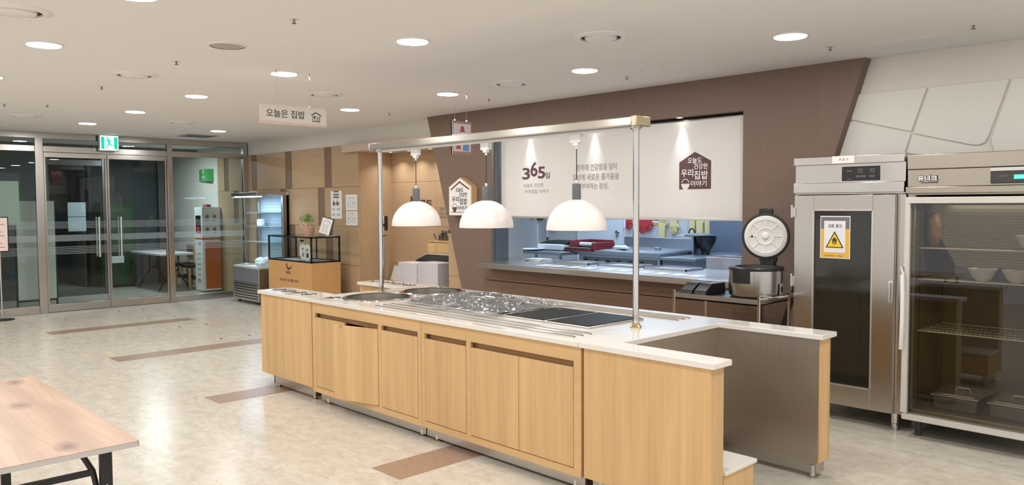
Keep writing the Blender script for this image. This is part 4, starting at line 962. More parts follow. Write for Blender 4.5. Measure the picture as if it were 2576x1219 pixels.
def face_frame(mb, x0, x1, opens, z0=.09, z1=TZ0):
    """face frame of solid rails and stiles around rectangular openings"""
    xs = [x0]
    for a, b in opens: xs += [a, b]
    xs.append(x1)
    for i in range(0, len(xs), 2): mb.box(xs[i], xs[i + 1], CF, CF + .02, z0, z1)
    for a, b in opens: mb.box(a, b, CF, CF + .02, z0, .135).box(a, b, CF, CF + .02, .752, z1)
    return mb
# left main unit
u1 = thing('counter_cabinet', 'oak counter cabinet with one door standing ajar, left half of the island', 'cabinet', (-5.1, 3.96, 0), 'island base cabinets')
b = face_frame(MB(), -5.86, -4.372, [(-5.812, -4.898), (-4.853, -4.41)])
b.box(-5.86, -5.842, CF + .02, CB, .09, TZ0).box(-4.39, -4.372, CF + .02, CB, .09, TZ0).box(-5.842, -4.39, CB - .018, CB, .09, TZ0).box(-5.842, -4.39, CF + .02, CB - .018, .09, .108)
b.build('carcass', M['oak_h'], u1, bevel=.001)
MB().box(-5.812, -4.41, CF + .045, CF + .05, .75 - .045, .79).build('finger_recess', M['oak_shade'], u1)  # board behind the door tops, recess shadow put into its colour
door('door', u1, -5.809, -5.357)
DOOR_A = 0.25
door('door', u1, -5.353, -4.902, ang=DOOR_A, hinge=-4.902, notch=-5.28)['label'] = 'door standing slightly ajar'
door('door', u1, -4.849, -4.414)
MB().box(-5.80, -4.376, CF + .04, CF + .055, .022, .09).build('plinth', M['steel'], u1)
for x in (-5.70, -4.43): foot(u1, x, CF + .05); foot(u1, x, CB - .06)
# right main unit
u2 = thing('counter_cabinet', 'oak counter cabinet with three flush closed doors, right half of the island', 'cabinet', (-3.6, 3.96, 0), 'island base cabinets')
b = face_frame(MB(), -4.368, -2.896, [(-4.33, -3.888), (-3.844, -2.95)])
b.box(-4.368, -4.35, CF + .02, CB, .09, TZ0).box(-2.914, -2.896, CF + .02, CB, .09, TZ0).box(-4.35, -2.914, CB - .018, CB, .09, TZ0).box(-4.35, -2.914, CF + .02, CB - .018, .09, .108)
b.build('carcass', M['oak_h'], u2, bevel=.001)
MB().box(-4.33, -2.95, CF + .045, CF + .05, .705, .79).build('finger_recess', M['oak_shade'], u2)  # same recess board, its shadow painted as darker oak
door('door', u2, -4.326, -3.891); door('door', u2, -3.841, -3.399); door('door', u2, -3.395, -2.953)
MB().box(-4.364, -2.90, CF + .04, CF + .055, .022, .09).build('plinth', M['steel'], u2)
for x in (-4.26, -2.98): foot(u2, x, CF + .05); foot(u2, x, CB - .06)
# left end arms
def arm(label, y0, y1, fy):
    t = thing('counter_end_cabinet', label, 'cabinet', (-6.33, (y0 + y1) / 2, 0), 'end cabinets at the left of the island')
    MB().box(-6.785, -5.872, y0, y1, .115, TZ0).build('body', M['oak'], t, bevel=.0015)
    MB().box(-6.62, -5.90, y0 + .035, y0 + .05, .03, .115).box(-6.62, -6.605, y0 + .035, y1 - .04, .03, .115).box(-5.90, -5.885, y0 + .035, y1 - .04, .03, .115).build('plinth', M['steel'], t)
    for x in (-6.56, -5.93): foot(t, x, y0 + .055, .06); foot(t, x, y1 - .055, .06)
    return t
arm('plain oak cabinet at the left end of the island, front arm', CF, 3.585, 0)
arm('plain oak cabinet at the left end of the island, kitchen-side arm', 4.375, CB, 0)
# right end unit: U shape opening away from the island
u3 = thing('counter_end_unit', 'oak end unit with steel-lined recess and low step, right end of the island', 'cabinet', (-2.46, 3.96, 0))
MB().box(-2.875, -2.06, CF, 3.325, .10, TZ0).box(-2.075, -2.06, 3.325, 3.425, .10, TZ0).build('front_panel', M['oak'], u3, bevel=.0015)
MB().box(-2.875, -2.075, 3.326, 3.425, .10, TZ0).box(-2.875, -2.735, 3.425, 4.47, .10, TZ0).box(-2.735, -2.075, 4.475, 4.60, .10, TZ0).build('core', M['oak_h'], u3)
MB().box(-2.735, -2.733, 3.425, 4.472, .10, TZ0).box(-2.733, -2.062, 4.470, 4.474, .10, TZ0).box(-2.733, -2.062, 3.425, 3.428, .30, TZ0).build('steel_lining', steel('lining_steel', (188, 178, 165), .38, 'z', .02, 300), u3)
MB().box(-2.075, -2.055, 4.475, 4.605, .10, TZ0).box(-2.875, -2.055, 4.60, 4.612, .10, TZ0).build('rear_panel', M['oak'], u3, bevel=.0015)
MB().box(-2.735, -2.06, 3.43, 3.72, .10, .285).build('step_box', M['oak'], u3, bevel=.001)
MB().box(-2.735, -2.045, 3.428, 3.735, .285, .305).build('step_top', M['quartz'], u3, bevel=.003)
MB().box(-2.85, -2.09, CF + .05, CF + .065, .03, .10).box(-2.10, -2.085, CF + .065, 3.68, .03, .10).build('plinth', M['steel'], u3)
MB().box(-2.72, -2.075, 4.485, 4.50, .03, .10).box(-2.09, -2.075, 4.50, 4.59, .03, .10).build('plinth', M['steel'], u3)
for x, y in ((-2.80, CF + .06), (-2.11, CF + .06), (-2.115, 3.62), (-2.10, 4.45 + .04), (-2.80, 4.55)): foot(u3, x, y, .08)

# worktops
def circ(x, y, r_, n=40): return [(x + r_ * math.cos(-2 * math.pi * k / n), y + r_ * math.sin(-2 * math.pi * k / n)) for k in range(n)]
WELLS = [(-5.50, 3.72, .262), (-5.50, 4.30, .262)]
CUPS = [(-5.74, 3.44), (-5.76, 4.53)]
F0, B0 = 3.285, 4.64
wt = MB().slab([(-5.868, F0), (-2.898, F0), (-2.898, B0), (-5.868, B0)], [circ(*w) for w in WELLS] + [circ(x, y, .05, 24) for x, y in CUPS], TZ0, TZ)
tag(wt.build('worktop', M['quartz'], loc=(-4.38, 3.96, TZ0), bevel=.003), 'glossy white quartz worktop on the middle of the serving island', 'worktop', 'white worktops of the island')
lc = [(-6.66, 3.43), (-6.48, 3.43), (-6.30, 3.43), (-6.12, 3.43)]; rc = [(-6.66, 4.50), (-6.48, 4.50), (-6.30, 4.50), (-6.12, 4.50)]
w = MB().slab([(-6.80, F0), (-5.872, F0), (-5.872, B0), (-6.80, B0), (-6.80, 4.35), (-5.98, 4.35), (-5.98, 3.605), (-6.80, 3.605)], [circ(x, y, .05, 24) for x, y in lc + rc], TZ0, TZ)
tag(w.build('worktop', M['quartz'], loc=(-6.3, 3.96, TZ0), bevel=.003), 'white worktop forked around a gap, with steel cup rings, left end', 'worktop', 'white worktops of the island')
w = MB().slab([(-2.894, F0), (-2.03, F0), (-2.03, 3.452), (-2.715, 3.452), (-2.715, 4.445), (-2.03, 4.445), (-2.03, B0), (-2.894, B0)], [], TZ0, TZ)
tag(w.build('worktop', M['quartz'], loc=(-2.46, 3.96, TZ0), bevel=.003), 'white worktop forked around the steel-lined recess, right end', 'worktop', 'white worktops of the island')
def cup(x, y, label, first=[None]):
    if first[0] is None:
        t = thing('cup_ring', label, 'cup holder', (x, y, TZ), 'steel cup rings set in the worktops')
        MB().lathe((x, y, TZ), [(.050, -.002), (.052, .005), (.060, .006), (.070, .002), (.070, 0), (.050, -.002)], 36).build('rim', M['chrome'], t)
        MB().lathe((x, y, TZ), [(.0, -.135), (.046, -.135), (.049, -.0), (.0475, -.0), (.0445, -.132), (0, -.132)], 28).build('cup', M['chrome'], t)
        first[0] = t; return t
    return clone(first[0], (x, y, TZ), label)
pos = ['farthest left, at the tip', 'second from the tip', 'third from the tip', 'closest to the soup wells']
for k, (x, y) in enumerate(lc): cup(x, y, 'steel cup ring in the front left arm, ' + pos[k])
for k, (x, y) in enumerate(rc): cup(x, y, 'steel cup ring in the kitchen-side left arm, ' + pos[k])
cup(*CUPS[0], 'steel cup ring beside the front soup well'); cup(*CUPS[1], 'steel cup ring beside the rear soup well')
for (x, y, r_), lab in zip(WELLS, ('large round steel soup well nearer the photographer', 'large round steel soup well nearer the kitchen wall')):
    t = thing('soup_well', lab, 'soup well', (x, y, TZ), 'round steel soup wells')
    MB().lathe((x, y, TZ), [(.262, -.002), (.262, .008), (.275, .012), (.290, .006), (.292, 0), (.262, -.002)], 64).build('rim', M['chrome'], t)
    MB().lathe((x, y, TZ), [(0, -.262), (.235, -.262), (.255, -.24), (.2615, 0), (.259, 0), (.252, -.238), (.233, -.258), (0, -.258)], 64).build('bowl', M['wellsteel'], t)
labs = ['black glass warming plate nearest the soup wells, half under the film', 'black glass warming plate wrapped in the clear film, left one', 'black glass warming plate under the right edge of the film',
        'uncovered black glass warming plate, second from the right pole', 'uncovered black glass warming plate right beside the right pole']
for x0, lab in zip((-5.10, -4.72, -4.335, -3.925, -3.535), labs):
    t = thing('warming_plate', lab, 'warming plate', (x0 + .19, 3.955, TZ), 'black warming plates')
    w_ = .385
    MB().box(x0, x0 + w_, 3.675, 4.235, TZ, TZ + .012).build('steel_rim', M['alu'], t, bevel=.003)
    MB().box(x0 + .012, x0 + w_ - .012, 3.69, 4.22, TZ + .011, TZ + .015).build('glass_top', M['black_glass'], t, bevel=.002)
tr = []
for side, ys, x0, x1 in (('front', (3.395, 3.465, 3.54), -5.05, -3.015), ('kitchen side', (4.36, 4.43, 4.50), -5.0, -2.965)):
    for k, y in enumerate(ys):
        lab = 'slim steel tray-slide rod on the island %s, %s' % (side, ('outermost', 'middle', 'innermost')[k if side == 'front' else 2 - k])
        t = thing('tray_slide_rod', lab, 'tray slide', ((x0 + x1) / 2, y, TZ), 'steel tray-slide rods')
        MB().tube([(x0, y, TZ - .001), (x0 + .01, y, TZ + .004), (x1 - .01, y, TZ + .004), (x1, y, TZ - .001)], .0045, 10).build('rod', M['chrome'], t)
        for x in (x0 + .004, x1 - .004): MB().cyl((x, y, TZ - .001), .008, .004, 12).build('end_cap', M['steel_dk'], t)
# crumpled clear film over the plates
from mathutils import noise as mn
wf = MB(); nx, ny = 110, 60
for j in range(ny + 1):
    for i in range(nx + 1):
        u, v = i / nx, j / ny
        x = -5.05 + 1.12 * u; y = 3.59 + .74 * v
        ed = min(u, 1 - u, v, 1 - v)
        x += .07 * mn.noise(Vector((u * 5, v * 5, 3))) ; y += .06 * mn.noise(Vector((u * 5, v * 5, 9)))
        h = .010 + .042 * math.exp(-(((u - .45) / .26) ** 2 + ((v - .55) / .3) ** 2))
        r1 = 1 - abs(mn.noise(Vector((u * 9, v * 7, 1.3)))) * 2; r2 = 1 - abs(mn.noise(Vector((u * 24, v * 16, 5.1)))) * 2
        h += .026 * max(0, r1) ** 4 + .012 * max(0, r2) ** 3 + .003 * mn.noise(Vector((u * 50, v * 40, 0)))
        h *= min(1, .35 + ed * 9)
        wf.v.append(Vector((x, y, TZ + .015 + max(.001, h))))
for j in range(ny):
    for i in range(nx):
        a = j * (nx + 1) + i; wf.f.append((a, a + 1, a + nx + 2, a + nx + 1))
m = bpy.data.materials.new('crinkled_film'); m.use_nodes = True; t = m.node_tree; t.nodes.clear()
o_ = N(t, 'ShaderNodeOutputMaterial'); mx = N(t, 'ShaderNodeMixShader'); a_ = N(t, 'ShaderNodeBsdfTransparent'); a_.inputs[0].default_value = (.93, .93, .93, 1); g_ = N(t, 'ShaderNodeBsdfGlossy'); g_.inputs['Roughness'].default_value = .1
lw_ = N(t, 'ShaderNodeLayerWeight'); lw_.inputs['Blend'].default_value = .35; ma = N(t, 'ShaderNodeMath', operation='MULTIPLY_ADD', use_clamp=True); ma.inputs[1].default_value = .8; ma.inputs[2].default_value = .05
t.links.new(lw_.outputs['Fresnel'], ma.inputs[0]); t.links.new(ma.outputs[0], mx.inputs[0]); t.links.new(a_.outputs[0], mx.inputs[1]); t.links.new(g_.outputs[0], mx.inputs[2]); df_ = N(t, 'ShaderNodeBsdfDiffuse'); df_.inputs[0].default_value = (.9, .9, .9, 1); m2_ = N(t, 'ShaderNodeMixShader'); m2_.inputs[0].default_value = .13
t.links.new(mx.outputs[0], m2_.inputs[1]); t.links.new(df_.outputs[0], m2_.inputs[2]); t.links.new(m2_.outputs[0], o_.inputs[0])
tag(wf.build('plastic_film', m, loc=(-4.5, 3.96, TZ), sharp=180), 'crumpled clear plastic film thrown over three warming plates', 'plastic film')

# ------------------------------------------------------------------ lamp rail over the island
rl = thing('lamp_rail', 'polished steel frame of two poles and a beam standing on the island', 'lamp rail', (-4.37, 3.93, TZ))
MB().box(-5.80, -2.97, 3.86, 4.00, 2.118, 2.172).build('beam', steel('beam_steel', (206, 200, 190), .16, 'x', .03), rl, bevel=.006)
MB().box(-2.97, -2.93, 3.855, 4.005, 2.112, 2.176).build('end_cap', plain('brass_tinted_cap', (206, 190, 160), .25, metal=.9), rl, bevel=.006)
MB().box(-5.82, -5.80, 3.855, 4.005, 2.112, 2.176).build('end_cap', M['steel'], rl, bevel=.006)
for x in (-5.75, -2.985):
    MB().cyl((x, 3.93, TZ), .0195, 2.12 - TZ, 28).build('pole', M['chrome'], rl)
    MB().lathe((x, 3.93, TZ), [(.0, 0), (.036, 0), (.036, .008), (.024, .018), (.0235, .03), (.0, .03)], 28).build('floor_flange', plain('brass_flange', (200, 176, 120), .22, metal=.9) if x < -5 else bpy.data.materials['brass_flange'], rl)
    MB().lathe((x, 3.93, 2.088), [(.0, 0), (.023, 0), (.025, .012), (.04, .022), (.04, .03), (.0, .03)], 28).build('top_collar', M['alu'], rl)
MB().box(-5.70, -3.02, 3.915, 3.945, 2.098, 2.118).build('lighting_track', M['white'], rl, bevel=.002)
def pendant(x, lab, src=None):
    if src: return clone(src, (x, 3.93, 2.098), lab)
    t = thing('pendant_lamp', lab, 'pendant lamp', (x, 3.93, 2.098), 'white dome pendants on the lamp rail')
    MB().box(x - .045, x + .045, 3.912, 3.948, 2.045, 2.098).box(x - .02, x + .02, 3.914, 3.946, 2.025, 2.045).cyl((x, 3.93, 2.005), .008, .022, 12).build('track_adapter', M['white'], t, bevel=.002)
    MB().cyl((x, 3.93, 1.79), .003, .22, 8).build('cord', M['black'], t)
    MB().lathe((x, 3.93, 1.775), [(0, 0), (.011, 0), (.012, .012), (.006, .024), (0, .024)], 14).build('cord_grip', M['alu'], t)
    MB().lathe((x, 3.93, 1.668), [(0, 0), (.0275, 0), (.029, .003), (.029, .104), (.0275, .107), (0, .107)], 28).build('stem', M['slate'], t)
    pr_ = [(.030, 0.0)] ; Rr = .203; pr = []
    for k in range(17):
        a = R(8.5 + (90 - 8.5) * k / 16); pr.append((Rr * math.sin(a), Rr * math.cos(a)))
    inn = [(p[0] - .004 * math.sin(R(8.5 + 81.5 * k / 16)), p[1] - .004 * math.cos(R(8.5 + 81.5 * k / 16))) for k, p in enumerate(pr)]
    MB().lathe((x, 3.93, 1.469), [(0, pr[0][1])] + pr + inn[::-1] + [(0, inn[0][1])], 64).build('shade', M['lampwhite'], t, sharp=50)
    MB().lathe((x, 3.93, 1.56), [(0, 0), (.02, .004), (.03, .03), (.022, .06), (.014, .1), (0, .1)], 16).build('bulb', M['white'], t)
    return t
p0 = pendant(-5.235, 'white dome pendant lamp at the left end of the rail, over the soup wells')
pendant(-4.37, 'white dome pendant lamp in the middle of the rail', p0)
pendant(-3.475, 'white dome pendant lamp nearest the right pole, before the printed blind', p0)

# ------------------------------------------------------------------ trolley with rice cooker
cx0, cx1, cy0, cy1, cz = -3.78, -3.01, 5.50, 5.98, 0.885
tr = thing('steel_trolley', 'stainless steel trolley in front of the brown wall carrying the rice cooker', 'trolley', ((cx0 + cx1) / 2, 5.74, 0))
MB().box(cx0, cx1, cy0, cy1, .855, .862).box(cx0, cx1, cy0, cy0 + .008, .855, .90).box(cx0, cx1, cy1 - .008, cy1, .855, .90).box(cx0, cx0 + .008, cy0, cy1, .855, .90).box(cx1 - .008, cx1, cy0, cy1, .855, .90).build('top_shelf', M['steel'], tr)
MB().box(cx0 + .01, cx1 - .01, cy0 + .01, cy1 - .01, .862, .892).build('rubber_mat', M['black'], tr)
MB().box(cx0, cx1, cy0, cy1, .20, .22).build('lower_shelf', M['steel'], tr)
for x in (cx0, cx1):
    for y in (cy0, cy1):
        MB().tube([(x, y, .12), (x, y, .92)], .0125, 12).build('post', M['chrome'], tr)
        MB().lathe((x, y - .016, .055), [(0, 0), (.055, 0), (.055, .032), (0, .032)], 18, 'y').build('caster', M['black'], tr)
MB().tube([(cx1, cy0, .90), (cx1 + .07, cy0 + .01, .915), (cx1 + .09, cy0 + .06, .915), (cx1 + .09, cy1 - .06, .915), (cx1 + .07, cy1 - .01, .915), (cx1, cy1, .90)], .0125, 12).build('push_handle', M['chrome'], tr)
rc_ = thing('rice_cooker', 'large steel rice cooker with its round lid standing open', 'rice cooker', (-3.17, 5.74, .893))
c = (-3.17, 5.74, .893)
MB().lathe(c, [(0, .006), (.195, .006), (.207, .02), (.213, .11), (.214, .217), (.20, .225), (0, .225)], 64).build('body', steel('cooker_steel', (186, 182, 176), .22, 'z', .03), rc_)
MB().lathe(c, [(.16, .225), (.212, .218), (.214, .234), (.205, .244), (.16, .244)], 64).build('top_ring', M['black'], rc_)
MB().lathe(c, [(.0, .10), (.158, .11), (.165, .244), (.16, .244), (.152, .12), (0, .11)], 48).build('inner_pot', plain('dark_pot', (60, 58, 56), .35), rc_)
MB().lathe(c, [(.210, .120), (.2165, .120), (.2175, .232), (.210, .232)], 24, a0=244, a1=287).build('latch_panel', M['black'], rc_)
MB().lathe(c, [(.212, .03), (.219, .03), (.220, .12), (.212, .12)], 10, a0=352, a1=368).build('control_box', M['alu'], rc_)
MB().lathe(c, [(.219, .055), (.2215, .055), (.2215, .095), (.219, .095)], 6, a0=356, a1=364).build('display', M['black'], rc_)
MB().lathe(c, [(0, -.0), (.17, 0), (.17, .008), (0, .008)], 40).build('base_ring', M['black'], rc_)
LC = Vector((-3.175, 5.90, 1.372))
def lidrot(mb): return mb.spin(R(24), LC, 'Z')
MB().box(-3.235, -3.115, 5.92, 5.97, 1.10, 1.20).box(-3.25, -3.10, 5.93, 5.96, 1.16, 1.21).build('hinge', M['black'], rc_, bevel=.008)
lidrot(MB().lathe(LC, [(0, 0.045), (.10, .045), (.165, .03), (.188, .0), (.187, -.015), (.176, -.018), (0, -.018)], 64, 'y')).build('lid', M['black'], rc_)
lidrot(MB().lathe(LC, [(0, -.020), (.166, -.020), (.166, -.026), (.150, -.031), (.140, -.027), (0, -.027)], 64, 'y')).build('lid_inner_plate', plain('pale_lid_plate', (222, 218, 214), .35), rc_)
rb = MB()
rb.lathe(LC, [(.132, -.026), (.134, -.034), (.140, -.034), (.142, -.026)], 48, 'y'); rb.lathe(LC, [(.062, -.026), (.064, -.034), (.070, -.034), (.072, -.026)], 40, 'y'); rb.lathe(LC, [(0, -.044), (.016, -.044), (.026, -.034), (.034, -.026), (.0, -.026)], 28, 'y')
for k in range(8):
    a = R(45 * k)
    n0 = len(rb.v); rb.box(LC.x + .070, LC.x + .134, LC.y - .033, LC.y - .026, LC.z - .003, LC.z + .003); rb.spin(a, LC, 'Y', n0)
for k in range(12):
    a = R(30 * k + 15); rb.sphere(LC + Vector((.157 * math.cos(a), -.027, .157 * math.sin(a))), .003, 8, 5)
lidrot(rb).build('lid_ribs', plain('lid_rib_plate', (232, 228, 224), .28), rc_)
lidrot(MB().cyl(LC + Vector((-.105, -.034, 0)), .008, .010, 14, 'y')).build('steam_hole', M['gap'], rc_)
lidrot(MB().box(LC.x - .055, LC.x + .055, LC.y - .01, LC.y + .035, LC.z + .178, LC.z + .222)).build('lid_handle', M['black'], rc_, bevel=.008)
for x, lab in ((-3.69, 'black wedge-shaped tray on the steel trolley, farther from the rice cooker'), (-3.56, 'black wedge-shaped tray on the steel trolley, next to the rice cooker')):
    t = thing('black_tray', lab, 'tray', (x, 5.68, .892), 'black wedge trays on the trolley')
    MB().add([(x - .058, 5.53, .893), (x + .058, 5.53, .893), (x + .058, 5.84, .893), (x - .058, 5.84, .893), (x - .054, 5.545, .925), (x + .054, 5.545, .925), (x + .054, 5.63, .980), (x - .054, 5.63, .980), (x - .054, 5.84, .980), (x + .054, 5.84, .980)],
             [(0, 1, 2, 3), (4, 5, 6, 7), (7, 6, 9, 8), (0, 1, 5, 4), (2, 3, 8, 9), (1, 2, 9, 6, 5), (3, 0, 4, 7, 8)]).build('shell', M['black'], t, bevel=.004)
    MB().tube([(x - .055, 5.543, .926), (x + .055, 5.543, .926), (x + .055, 5.63, .981)], .003, 6).build('rim', M['slate'], t)

# ------------------------------------------------------------------ heated steel cabinet
hx0, hx1, hy0, hy1 = -2.905, -2.085, 5.82, 6.32
hc = thing('heated_cabinet', 'tall stainless steel heated cabinet with dark glass door and warning sign', 'cabinet', ((hx0 + hx1) / 2, 6.12, 0))
HS = steel('cabinet_steel', (192, 184, 174), .24, 'z', .05)
MB().box(hx0, hx1, hy0 + .045, hy1, .12, 1.70).build('body', HS, hc, bevel=.003)
MB().box(hx0, hx1, hy0 + .03, hy1, 1.70, 1.985).box(hx0, hx1, hy0, hy0 + .03, 1.925, 1.985).box(hx0, hx1, hy0, hy0 + .03, 1.712, 1.79).build('control_head', steel('head_steel', (200, 192, 184), .2, 'x', .04), hc, bevel=.004)
dz0, dz1 = .125, 1.695
gx0, gx1, gz0, gz1 = hx0 + .165, hx1 - .215, .275, 1.585
d = MB().box(hx0 + .012, gx0, hy0 - .0, hy0 + .04, dz0, dz1).box(gx1, hx1 - .06, hy0, hy0 + .04, dz0, dz1).box(gx0, gx1, hy0, hy0 + .04, dz0, gz0).box(gx0, gx1, hy0, hy0 + .04, gz1, dz1)
do = d.build('door', HS, hc, bevel=.002)
MB().box(gx0, gx1, hy0 + .014, hy0 + .02, gz0, gz1).build('dark_glass', plain('dark_olive_glass', (40, 38, 30), .08, spec=.6), do)
MB().box(gx0 - .006, gx0 + .006, hy0 - .002, hy0 + .02, gz0, gz1).box(gx1 - .006, gx1 + .006, hy0 - .002, hy0 + .02, gz0, gz1).box(gx0, gx1, hy0 - .002, hy0 + .02, gz0 - .006, gz0 + .006).box(gx0, gx1, hy0 - .002, hy0 + .02, gz1 - .006, gz1 + .006).build('glass_gasket', M['alu'], do)
for z in (1.575, 1.04, .35):
    MB().box(hx0 - .012, hx0 + .022, hy0 - .012, hy0 + .03, z - .045, z + .03).cyl((hx0 - .004, hy0 - .012, z - .05), .009, .10, 12).build('hinge', M['alu'], hc, bevel=.002)
MB().box(hx1 - .092, hx1 - .075, hy0 - .022, hy0, .93, 1.07).box(hx1 - .10, hx1 - .06, hy0 - .004, hy0 + .01, .92, 1.08).build('latch_handle', M['alu'], do, bevel=.005)
MB().box(-2.54, -2.262, hy0 + .024, hy0 + .034, 1.80, 1.905).build('control_panel', M['black'], hc, bevel=.006)
g = fr(MB(), (-2.54, hy0 + .024, 1.80), '-y')
for k in range(3): g.disc(.045 + k * .012, .072, .004)
for a0, b0, w_, h_ in ((.115, .06, .045, .02), (.205, .06, .04, .02)): g.ring(a0 + w_ / 2, b0 + h_ / 2, .010, .0125).rect(a0, a0 + w_, b0 + .022, b0 + .024).rect(a0, a0 + w_, b0, b0 + .002)
for k in range(4): g.ring(.115 + k * .018, .032, .004, .007, 0, .001, 12)
for k in range(2): g.ring(.212 + k * .02, .032, .005, .008, 0, .001, 12)
g.rect(.045, .07, .012, .015)
g.build('panel_symbols', M['greyink'], hc)
MB().box(-2.60, -2.435, hy0 - .003, hy0, 1.932, 1.985).build('name_plate', M['pinkpaper'], hc)
g = fr(MB(), (-2.60, hy0 - .003, 1.932), '-y'); letters(g, '온 장 고', .05, .018, .07, .018, 0, .001); g.build('name_plate_lettering', M['maroon'], hc)
for x in (hx0 + .06, hx1 - .06):
    for y in (hy0 + .07, hy1 - .06):
        MB().lathe((x, y, 0), [(0, 0), (.024, 0), (.024, .045), (.028, .05), (.028, .12), (0, .12)], 20).build('leg', M['chrome'], hc)
ws_ = thing('warning_sign', 'yellow and grey warning sheet with a black triangle on the dark cabinet glass', 'sign', (-2.575, hy0 + .01, 1.22))
sx0, sx1, sz0, sz1 = -2.69, -2.463, 1.222, 1.540; sy = hy0 + .010
MB().box(sx0, sx1, sy, sy + .003, sz0, sz1).build('sheet', M['paper'], ws_)
sw, sh = sx1 - sx0, sz1 - sz0
fr(MB(), (sx0, sy, sz0), '-y').rect(.005, sw - .005, .005, .222).build('yellow_field', M['mustard'], ws_)
fr(MB(), (sx0, sy, sz0), '-y').rect(.005, sw - .005, .222, sh - .007).build('grey_field', plain('sign_grey', (110, 106, 110), .6), ws_)
fr(MB(), (sx0, sy - .001, sz0), '-y').rect(.030, .192, .045, .282).build('white_card', plain('sign_white', (222, 220, 222), .6), ws_)
g = fr(MB(), (sx0, sy - .002, sz0), '-y'); letters(g, '고온 경고', .060, .231, .105, .026, 0, .001, .016)
g.poly([(.043, .080), (.180, .080), (.1115, .205)], 0, .001); g.rect(.035, .11, .019, .021).rect(.13, .17, .019, .021)
g.build('black_print', plain('sign_black', (60, 50, 44), .6), ws_)
fr(MB(), (sx0, sy - .003, sz0), '-y').poly([(.056, .087), (.167, .087), (.1115, .188)], 0, .001).build('yellow_triangle', M['yellow'], ws_)
g = fr(MB(), (sx0, sy - .004, sz0), '-y'); g.poly([(.0905, .138), (.132, .138), (.1115, .159)], 0, .001).rect(.096, .104, .110, .140).rect(.119, .127, .110, .140).rect(.104, .119, .128, .140).rect(.1095, .1135, .098, .126)
g.build('arrow_pictogram', bpy.data.materials['sign_black'], ws_)

# ------------------------------------------------------------------ glass-door refrigerator
rx0, rx1, ry0, ry1 = -2.045, -1.17, 5.735, 6.40
rf = thing('glass_door_refrigerator', 'wide steel upright refrigerator with white-framed glass door at the right edge', 'refrigerator', ((rx0 + rx1) / 2, 6.07, 0))
FS = steel('fridge_steel', (172, 162, 148), .3, 'x', .05)
b = MB().box(rx0, rx1, ry0 + .05, ry1, 1.69, 1.965).box(rx0, rx0 + .05, ry0 + .05, ry1, .12, 1.69).box(rx1 - .05, rx1, ry0 + .05, ry1, .12, 1.69).box(rx0, rx1, ry0 + .05, ry1, .12, .20)
b.box(rx0, rx1, ry0 + .02, ry0 + .05, 1.865, 1.965).box(rx0 - .004, rx1 + .004, ry0 + .005, ry0 + .05, 1.70, 1.745).box(rx0, rx1, ry0 + .03, ry0 + .05, 1.745, 1.865)
b.build('body', FS, rf, bevel=.004)
MB().box(rx0 + .05, rx1 - .05, ry1 - .05, ry1 - .03, .20, 1.69).box(rx0 + .05, rx0 + .055, ry0 + .06, ry1 - .05, .20, 1.69).box(rx1 - .055, rx1 - .05, ry0 + .06, ry1 - .05, .20, 1.69).box(rx0 + .05, rx1 - .05, ry0 + .06, ry1 - .05, .20, .205).build('interior_lining', plain('fridge_interior', (124, 108, 86), .45, metal=.3), rf)
q = .042
dr = MB().box(rx0 - .004, rx1, ry0, ry0 + .045, .125, .125 + q).box(rx0 - .004, rx1, ry0, ry0 + .045, 1.675 - q, 1.675).box(rx0 - .004, rx0 + q - .012, ry0, ry0 + .045, .125 + q, 1.675 - q).box(rx1 - q, rx1, ry0, ry0 + .045, .125 + q, 1.675 - q).build('door', plain('white_grey_door_frame', (204, 200, 192), .35), rf, bevel=.006)
MB().box(rx0 + .028, rx1 - q, ry0 + .02, ry0 + .026, .165, 1.635).build('door_glass', glass('fridge_glass', (.74, .72, .66), 1.4, 0.0, .015), dr)
MB().tube([(rx0 - .012, ry0 - .006, 1.19), (rx0 - .002, ry0 - .028, 1.14), (rx0 + .004, ry0 - .034, 1.0), (rx0 + .004, ry0 - .034, .82), (rx0 - .002, ry0 - .028, .68), (rx0 - .012, ry0 - .006, .62)], .014, 10).build('handle', M['white'], dr)
for z in (1.322, 1.105, .745):
    t = MB()
    y0_, y1_ = ry0 + .10, ry1 - .07
    t.tube([(rx0 + .06, y0_, z), (rx1 - .06, y0_, z)], .005, 8).tube([(rx0 + .06, y1_, z), (rx1 - .06, y1_, z)], .005, 8)
    for k in range(1, 4): y = y0_ + (y1_ - y0_) * k / 4; t.tube([(rx0 + .06, y, z - .004), (rx1 - .06, y, z - .004)], .003, 6)
    n_ = 26
    for k in range(n_ + 1): x = rx0 + .06 + (rx1 - rx0 - .12) * k / n_; t.tube([(x, y0_, z), (x, y1_, z)], .002, 6)
    t.build('wire_shelf', plain('coated_wire', (214, 212, 196), .4) if z > 1.3 else bpy.data.materials['coated_wire'], rf)
for x in (rx0 + .07, rx1 - .07):
    for y in (ry0 + .12, ry1 - .09):
        p_ = MB()
        p_.box(x - .008, x + .008, y - .004, y + .004, .21, 1.65) if False else p_.box(rx0 + .052 if x < -1.6 else rx1 - .062, rx0 + .062 if x < -1.6 else rx1 - .052, y - .012, y + .012, .21, 1.65)
        p_.build('shelf_standard', M['steel_dk'], rf)
        MB().lathe((x, y, 0), [(0, 0), (.022, 0), (.022, .12), (0, .12)], 14).build('leg', M['dark'], rf)
MB().box(-1.534, -1.20, ry0 + .016, ry0 + .03, 1.758, 1.862).build('display_panel', M['dark'], rf, bevel=.004)
MB().box(-1.532, -1.202, ry0 + .012, ry0 + .018, 1.838, 1.86).build('display_header', M['alu'], rf)
MB().box(-1.40, -1.34, ry0 + .013, ry0 + .018, 1.785, 1.81).build('green_readout', M['ledgreen'], rf)
